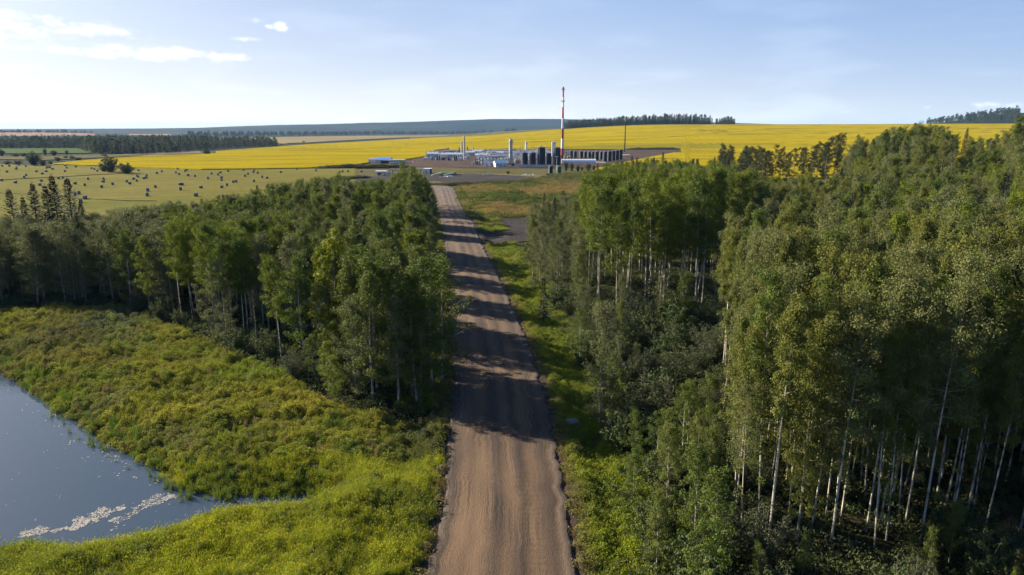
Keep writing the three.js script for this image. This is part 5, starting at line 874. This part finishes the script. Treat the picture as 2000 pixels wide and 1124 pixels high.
  shed(868, 308, 17, 9, 11, 'low grey shed beside the left compressor shed', { vents: 2 }); shed(889, 309, 30, 10.5, 13, 'long grey compressor shed left of the thin stacks', { vents: 5, doors: [[-.3, .3], [0, .3], [.3, .3]] }); shed(918, 304.5, 20, 9.5, 12, 'grey shed behind the thin stacks', { vents: 3 });
  shed(934, 300.5, 20, 7.5, 12, 'low back shed with a pale roof left of the middle black stack', { vents: 2 }); shed(972, 303.5, 26, 8, 12, 'pale back shed right of the middle black stack', { vents: 4, doors: [[-.2, .3], [.25, .3]] }); shed(1003, 302, 18, 6, 10, 'low pale shed behind the tall process tower', { vents: 3 }); shed(1050, 303, 36, 6, 12, 'long low pale shed behind the front tanks', { vents: 5 }); shed(1104, 302.5, 14, 6, 10, 'pale shed behind the foot of the red and white stack', { vents: 2 });
  shed(728, 318.4, 12, 10, 10, 'brown-grey side shed left of the blue roofed barn', { wall: M.off, roof: std([.2, .18, .17], .7), doors: [] }); shed(750, 318.8, 29, 11.5, 12, 'barn with a bright blue roof beside the yellow field', { wall: M.off, roof: std([.12, .23, .52], .4, .1), doors: [[.2, .9]], doorMat: M.dark, eave: .62 });
  function cabin(u, v, w, h, deep, label, o = {}) { const p = px(u, v), m = p.m, W = w * m, Hh = h * m, t = base('site_cabin', label, 'cabin', p, o.turn || 0); part('body', B(W, Hh - .5, deep, 0, .35), o.wall || M.white, t); part('roof', B(W + .3, .18, deep + .3, 0, Hh - .14), o.roof || M.white, t); for (const f of [-.35, .35]) part('skid', B(.4, .34, deep, f * W, 0, 0), M.dark, t); for (const f of o.windows || [-.25, .2]) part('window', B(1.1, .8, .1, f * W, Hh * .45, deep / 2 + .03), M.window, t); part('door', B(1, Hh * .6, .1, .02 * W, .4, deep / 2 + .04), M.grey, t); return t; }
  cabin(777, 319.5, 31, 8, 6, 'long white site cabin right of the blue roofed barn', { windows: [-.42, -.3, -.15], roof: M.pale, turn: -.1 });
  { const p = px(745, 342.5), m = p.m, t = base('trailer', 'white trailer with rounded roof edge by the gravel pad', 'trailer', p, -.05), W = 22 * m, Hh = 8.4 * m; part('body', B(W, Hh - .8, 3, 0, .7), M.white, t); const rf = new THREE.CylinderGeometry(1.5, 1.5, W + .1, 16, 1, false, 0, Math.PI); rf.rotateZ(Math.PI / 2); rf.scale(1, .2, 1); rf.translate(0, Hh - .12, 0); part('roof', rf, M.white, t); part('door', B(2.8, 1.0, .1, -.12 * W, .75, 1.54), M.green, t); for (const f of [.18, .34]) part('window', B(.7, .5, .1, f * W, 1.5, 1.54), M.window, t); for (const f of [-.22, .3]) for (const s of [-1, 1]) { const wh = C(.42, .42, .28, 0, -.14, 0, 16); wh.rotateX(Math.PI / 2); wh.translate(f * W, .42, s * 1.3); part('wheel', wh, M.black, t); } part('hitch', bar([W / 2, .6, 0], [W / 2 + 1.3, .5, 0], .08), M.steel, t); }
  { // pipe rack by the pad
    const p = px(797, 340), m = p.m, t = base('pipe_rack', 'long raised rack of grey pipes on posts by the gravel pad', 'pipe rack', p, .07), W = 70 * m, Hh = 10 * m; for (let k = 0; k <= 13; k++) { const x = (k / 13 - .5) * W; for (const z of [-1.6, 1.6]) part('post', B(.22, Hh * .78, .22, x, 0, z), k % 3 ? M.brown : M.tan, t); part('cross_beam', B(.25, .25, 3.8, x, Hh * .78, 0), M.brown, t); } for (const z of [-1.4, -.8, -.2, .4, 1, 1.5]) part('pipe', HC(.26, W * 1.02, 0, Hh * .78 + .5, z, 10), M.pipe, t);
    const q = px(836, 339.5), b = base('metering_shed', 'white box shed with a green end at the end of the pipe rack', 'shed', q, .0), w = 14 * q.m, h = 10 * q.m; part('body', B(w * .78, h, 4.5, -w * .1, 0), M.white, b); part('green_end', B(w * .22, h, 4.52, w * .4, 0), M.green, b); part('roof', B(w + .3, .15, 4.9, 0, h), M.white, b); part('door', B(1, h * .66, .1, -w * .2, 0, 2.29), M.grey, b);
    const c = px(768, 342.3), e = base('valve_skid', 'pale valves and pipes at the left end of the pipe rack', 'valve skid', c, 0), n = []; for (let k = 0; k < 7; k++) n.push(C(.22, .22, 1.2 + (k % 3) * .5, (k - 3) * 1.0, 0, (k % 2) * 1.2, 8)); part('valve', J(...n), M.pale, e); part('pipe', J(HC(.2, 8, 0, 1.0, 0, 8), HC(.2, 8, 0, 1.4, 1.2, 8)), M.pipe, e); part('skid', B(8.5, .2, 3, 0, 0, .5), M.steel, e);
  }
  { // green covered mound on the pad
    const p = px(867, 342.8), m = p.m, t = base('covered_mound', 'low green covered mound on the gravel pad with pale curved front edges', 'mound', p, .05), W = 46 * m, Hh = 7.4 * m, D = 11, pos = [], idx = [], nx = 22, nz = 10; for (let i = 0; i <= nx; i++) for (let j = 0; j <= nz; j++) { const f = i / nx, s = j / nz * 2 - 1, y = Hh * S(0, .42, f) * (1 - Math.abs(s) ** 2.2) ** .6; pos.push((f - .5) * W, y, s * D / 2); } for (let i = 0; i < nx; i++) for (let j = 0; j < nz; j++) { const a = i * (nz + 1) + j, b = a + nz + 1; idx.push(a, a + 1, b, b, a + 1, b + 1); } const g = new THREE.BufferGeometry(); g.setAttribute('position', new THREE.Float32BufferAttribute(pos, 3)); g.setIndex(idx); g.computeVertexNormals(); part('cover', g, std([.035, .075, .018], .8, 0, {}), t); part('end_wall', B(.3, Hh * .99, D * .8, W / 2, 0), M.tarp, t);
    for (const [o2, k] of [[0, 1], [7, .9]]) { const c = new THREE.QuadraticBezierCurve3(new THREE.Vector3(-W * .5 + o2, .1, D * .55), new THREE.Vector3(-W * .3 + o2, Hh * .55 * k, D * .56), new THREE.Vector3(-W * .1 + o2, Hh * .62 * k, D * .5)); part('curved_edge', new THREE.TubeGeometry(c, 14, .55, 6), M.pale, t); }
  }
  [[873, 346.5, [M.white, M.white, M.pale], 'small pile of white sacks and pipes on the gravel pad'], [946, 342.5, [M.grey, M.steel, M.grey], 'grey scattered equipment at the far edge of the gravel pad'], [1035, 342.5, [M.pale, M.off, M.pale], 'pale rubble heap at the right end of the gravel pad'], [804, 317.5, [M.grey, M.off, M.steel], 'grey equipment beside the long white cabin']].forEach(([u, v, ms, l], i) => { const p = px(u, v), r = rng(i + 3), t = base('equipment_pile', l, 'pile', p, 0); for (let k = 0; k < 12; k++) { const w = .6 + r() * 1.3, b = k % 3 ? B(w, .35 + r() * .7, .6 + r(), 0, 0, 0) : HC(.22, 1.6 + r() * 2, 0, .24, 0, 8); b.rotateY(r() * 2); b.translate((r() - .5) * 9, 0, (r() - .5) * 4); part('piece', b, ms[k % 3], t); } });
  { const p = px(861, 346.5), t = base('marker_post', 'short green post standing on the gravel pad', 'post', p, 0); part('post', C(.14, .14, 2.2), M.green, t); part('cap', C(.2, .2, .2, 0, 2.2), M.green, t); }
  { // retaining wall round the front tanks
    const a = px(1012, 328.3), b = px(1083, 328.6), t = base('tank_wall', 'low pale retaining wall in front of the dark tanks', 'wall', a, 0), L = Math.hypot(b[0] - a[0], b[2] - a[2]), n = 14; t.rotation.y = -Math.atan2(b[2] - a[2], b[0] - a[0]); for (let k = 0; k < n; k++) part('wall_panel', B(L / n - .12, 6 * a.m, .3, (k + .5) * L / n, 0, (k % 2) * .02), k % 5 === 2 ? M.off : M.clad, t); part('coping', B(L, .18, .5, L / 2, 6 * a.m, .01), M.grey, t);
    const c = px(1160, 318.5), e = base('tank_wall', 'low pale retaining wall right of the white shelter', 'wall', c, 0), f = px(1183, 319.2), L2 = Math.hypot(f[0] - c[0], f[2] - c[2]); e.rotation.y = -Math.atan2(f[2] - c[2], f[0] - c[0]); for (let k = 0; k < 5; k++) part('wall_panel', B(L2 / 5 - .12, 3 * c.m, .3, (k + .5) * L2 / 5, 0, (k % 2) * .02), M.clad, e); part('coping', B(L2, .15, .45, L2 / 2, 3 * c.m, .01), M.grey, e);
  }
  { // long white half round shelter
    const p = px(1130, 319.5), m = p.m, t = base('white_shelter', 'long white half-round shelter in front of the right tank group', 'shelter', p, -.03), W = 66 * m, r = 8.6 * m, g = new THREE.CylinderGeometry(r, r, W, 26, 1, false, 0, Math.PI); g.rotateZ(Math.PI / 2); g.scale(1, .98, .8); part('roof_shell', g, M.white, t); const ribs = []; for (let k = 0; k <= 11; k++) { const q = new THREE.TorusGeometry(r, .12, 5, 20, Math.PI); q.rotateY(Math.PI / 2); q.scale(1, 1, .81); q.translate((k / 11 - .5) * W, 0, 0); ribs.push(q); } ribs.forEach((q) => part('rib', q, M.off, t)); part('door', B(.12, r * .5, r * .7, -W / 2 - .05, 0, 0), M.grey, t);
  }
  { const p = px(1222, 306.5), m = p.m, t = base('loading_canopy', 'flat white canopy on posts beside the last right tank', 'canopy', p, 0), W = 16 * m; part('roof', B(W, .3, 6, 0, 3.6 * m), M.white, t); for (const x of [-.45, -.15, .15, .45]) for (const z of [-2.6, 2.6]) part('post', B(.2, 3.6 * m, .2, x * W, 0, z), M.grey, t); }
  // steel pipe racks and process equipment between the sheds
  function rack(u0, v0, u1, v1, h, bays, label) { const a = px(u0, v0), b = px(u1, v1), L = Math.hypot(b[0] - a[0], b[2] - a[2]), t = base('pipe_rack', label, 'pipe rack', a, -Math.atan2(b[2] - a[2], b[0] - a[0])), hh = h * a.m; for (let k = 0; k <= bays; k++) { const x = k / bays * L; for (const z of [-2, 2]) part('post', B(.28, hh, .28, x, 0, z), M.black, t); for (const y of [.55, 1]) part('cross_beam', B(.3, .3, 4.2, x, hh * y - .3, 0), M.black, t); } for (const y of [.55, 1]) for (const z of [-1.5, -.5, .5, 1.4]) part('pipe', HC(.2 + .1 * Math.abs(z), L, L / 2, hh * y + .35, z, 8), z > 1 ? M.off : M.pipe, t); part('cable_tray', B(L, .2, .7, L / 2, hh + .9, 0), M.steel, t); }
  rack(933, 323, 992, 320.5, 15, 9, 'black steel pipe rack behind the front white sheds'); rack(955, 312, 1016, 309, 10, 9, 'pipe rack running behind the tall process tower'); rack(900, 301, 1010, 298, 6.5, 14, 'long low pipe rack at the back of the plant'); rack(836, 303, 900, 299.5, 6, 9, 'raised pipe rack at the back left of the plant'); rack(1012, 301.5, 1094, 300.5, 7, 10, 'pipe rack behind the front tanks'); rack(1098, 306, 1115, 305, 8, 3, 'short pipe rack right of the banded stack');
  { const p = px(860, 300.5), t = base('conveyor', 'sloping pale conveyor gallery over the left sheds', 'conveyor', p, 0), m = p.m; part('gallery', J(bar([-12 * m, 6.5 * m, 0], [14 * m, 9.5 * m, 0], 1.1)), M.tan, t); for (const k of [-.35, 0, .35]) part('trestle', J(bar([k * 30 * m - 1, 0, 1.2], [k * 30 * m, 7 * m, 0], .16), bar([k * 30 * m + 1, 0, -1.2], [k * 30 * m, 7 * m, 0], .16)), M.steel, t); part('head_box', B(4.6 * m, 4.5 * m, 4, 15 * m, 7.2 * m, 0), M.tan, t); }
  const R2 = rng(333);
  const vlab = (i) => i;
  // horizontal drums, coolers and skids, each a thing
  const gear = [[832, 312.5, 'pale skid at the left corner of the plant'], [842, 313, 'white skid before the compressor shed'], [855, 313.5, 'dark skid before the low grey shed'], [866, 314, 'green and white skid before the long compressor shed'], [878, 314, 'dark cooler skid before the long compressor shed'], [889, 314.4, 'dark skid with pale top left of the thin stacks'], [900, 313.8, 'pale skid at the foot of the thin stacks'], [911, 313, 'white box at the foot of the tallest thin stack'], [930, 321.5, 'dark skid beside the small white hut'], [990, 312, 'pipe skid left of the tall tower'], [1004, 316, 'pipe skid right of the tall tower'], [1010, 320, 'pale vessel left of the leftmost tank'], [1002, 325.5, 'green pump skid at the foot of the tall tower'], [983, 316, 'vessel behind the blue roofed shed'], [968, 309, 'vessel behind the long pale building'], [1008, 308, 'cooler behind the tall tower'], [1013, 311, 'pale cooler between tower and leftmost tank'], [1105, 310, 'orange-brown skid right of the banded stack'], [1112, 311, 'tan skid at the left end of the right tank group']];
  gear.forEach(([u, v, l], i) => {
    const p = px(u, v), m = p.m, t = base('process_skid', l, 'skid', p, (R2() - .5) * .3), W = (6 + 5 * R2()) * m, a = i % 3, mm = /dark/.test(l) ? M.dark : /green/.test(l) ? M.green : /orange|tan/.test(l) ? M.tan : M.white;
    part('skid_frame', B(W, .35, 3.4), M.steel, t);
    if (a === 0) { part('vessel', HC(1.05, W * .8, 0, 1.75, 0, 16), mm, t); for (const k of [-.3, .3]) part('saddle', B(.4, 1.2, 1.8, k * W, .3, 0), M.steel, t); part('nozzle', J(C(.2, .2, 1, 0, 2.6, 0, 8), C(.2, .2, .8, W * .2, 2.6, 0, 8)), M.pipe, t); }
    else if (a === 1) { part('housing', B(W * .55, 2.6, 2.8, -W * .15, .35), mm, t); part('cooler', B(W * .3, 3.4, 3.2, W * .32, .35), M.grey, t); part('fan_ring', C(1.1, 1.1, .4, W * .32, 3.75, 0, 16), M.steel, t); part('pipe', HC(.18, W, 0, 2.2, 1.8, 8), M.pipe, t); }
    else { for (let k = 0; k < 4; k++) part('vertical_vessel', C(.5, .5, 2.6 + (k % 2) * 1.6, (k / 3 - .5) * W * .8, .35, 0, 12), k % 2 ? mm : M.off, t); part('pipe', J(HC(.16, W, 0, 1.2, 1, 8), HC(.16, W, 0, 2.1, -1, 8)), M.pipe, t); }
  });
  { // small pipework and gear of the plant that cannot be told apart
    const g = [], w = []; for (let k = 0; k < 900; k++) { const u = 935 + R2() * 160, v = 299 + R2() * 20 * S(1120, 960, u) + R2() * 4, p = px(u, v), h = 1 + R2() * 4.5, l = 1 + R2() * 5, y = h; (R2() < .5 ? g : w).push(...(R2() < .5 ? [C(.16 + R2() * .45, .16 + R2() * .45, h, p[0], p[1], p[2], 6)] : [HC(.2 + R2() * .5, l, p[0], p[1] + y, p[2], 6), C(.1, .1, y, p[0] - l / 2, p[1], p[2], 5), C(.1, .1, y, p[0] + l / 2, p[1], p[2], 5)])); }
    for (let k = 0; k < 90; k++) { const u = 835 + R2() * 90, v = 303 + R2() * 8, p = px(u, v), h = 2 + R2() * 4; (R2() < .5 ? g : w).push(C(.18, .18, h, p[0], p[1], p[2], 6)); }
    const o = mass('process_piping', 'maze of small white and grey pipes between the plant buildings', 'pipework'); part('white_pipes', J(...w), M.white, o); part('grey_pipes', J(...g), M.pipe, o);
  }
  { // fence line posts along the yard
    [[1130, 327], [1150, 326], [1170, 324], [1190, 320.5], [1210, 317], [1230, 313.5], [1250, 310]].forEach(([u, v], i) => { const p = px(u, v), t = base('fence_post', 'thin fence post along the right edge of the plant yard', 'post', p, 0, 'fence posts of the plant yard'); part('post', C(.08, .07, 1.9, 0, 0, 0, 6), M.brown, t); part('cap', C(.1, .1, .08, 0, 1.9, 0, 6), M.brown, t); });
  }
}

// ---------------------------------------------------------------- draw
scene.traverse((o) => { if (o.isMesh) { o.castShadow = true; o.receiveShadow = true; } });
const renderer = new THREE.WebGLRenderer({ antialias: true });
renderer.shadowMap.enabled = true; renderer.shadowMap.type = THREE.PCFSoftShadowMap;
renderer.toneMapping = THREE.LinearToneMapping; renderer.toneMappingExposure = EXPOSURE;
renderer.setSize(1024, 575);
renderer.render(scene, camera);
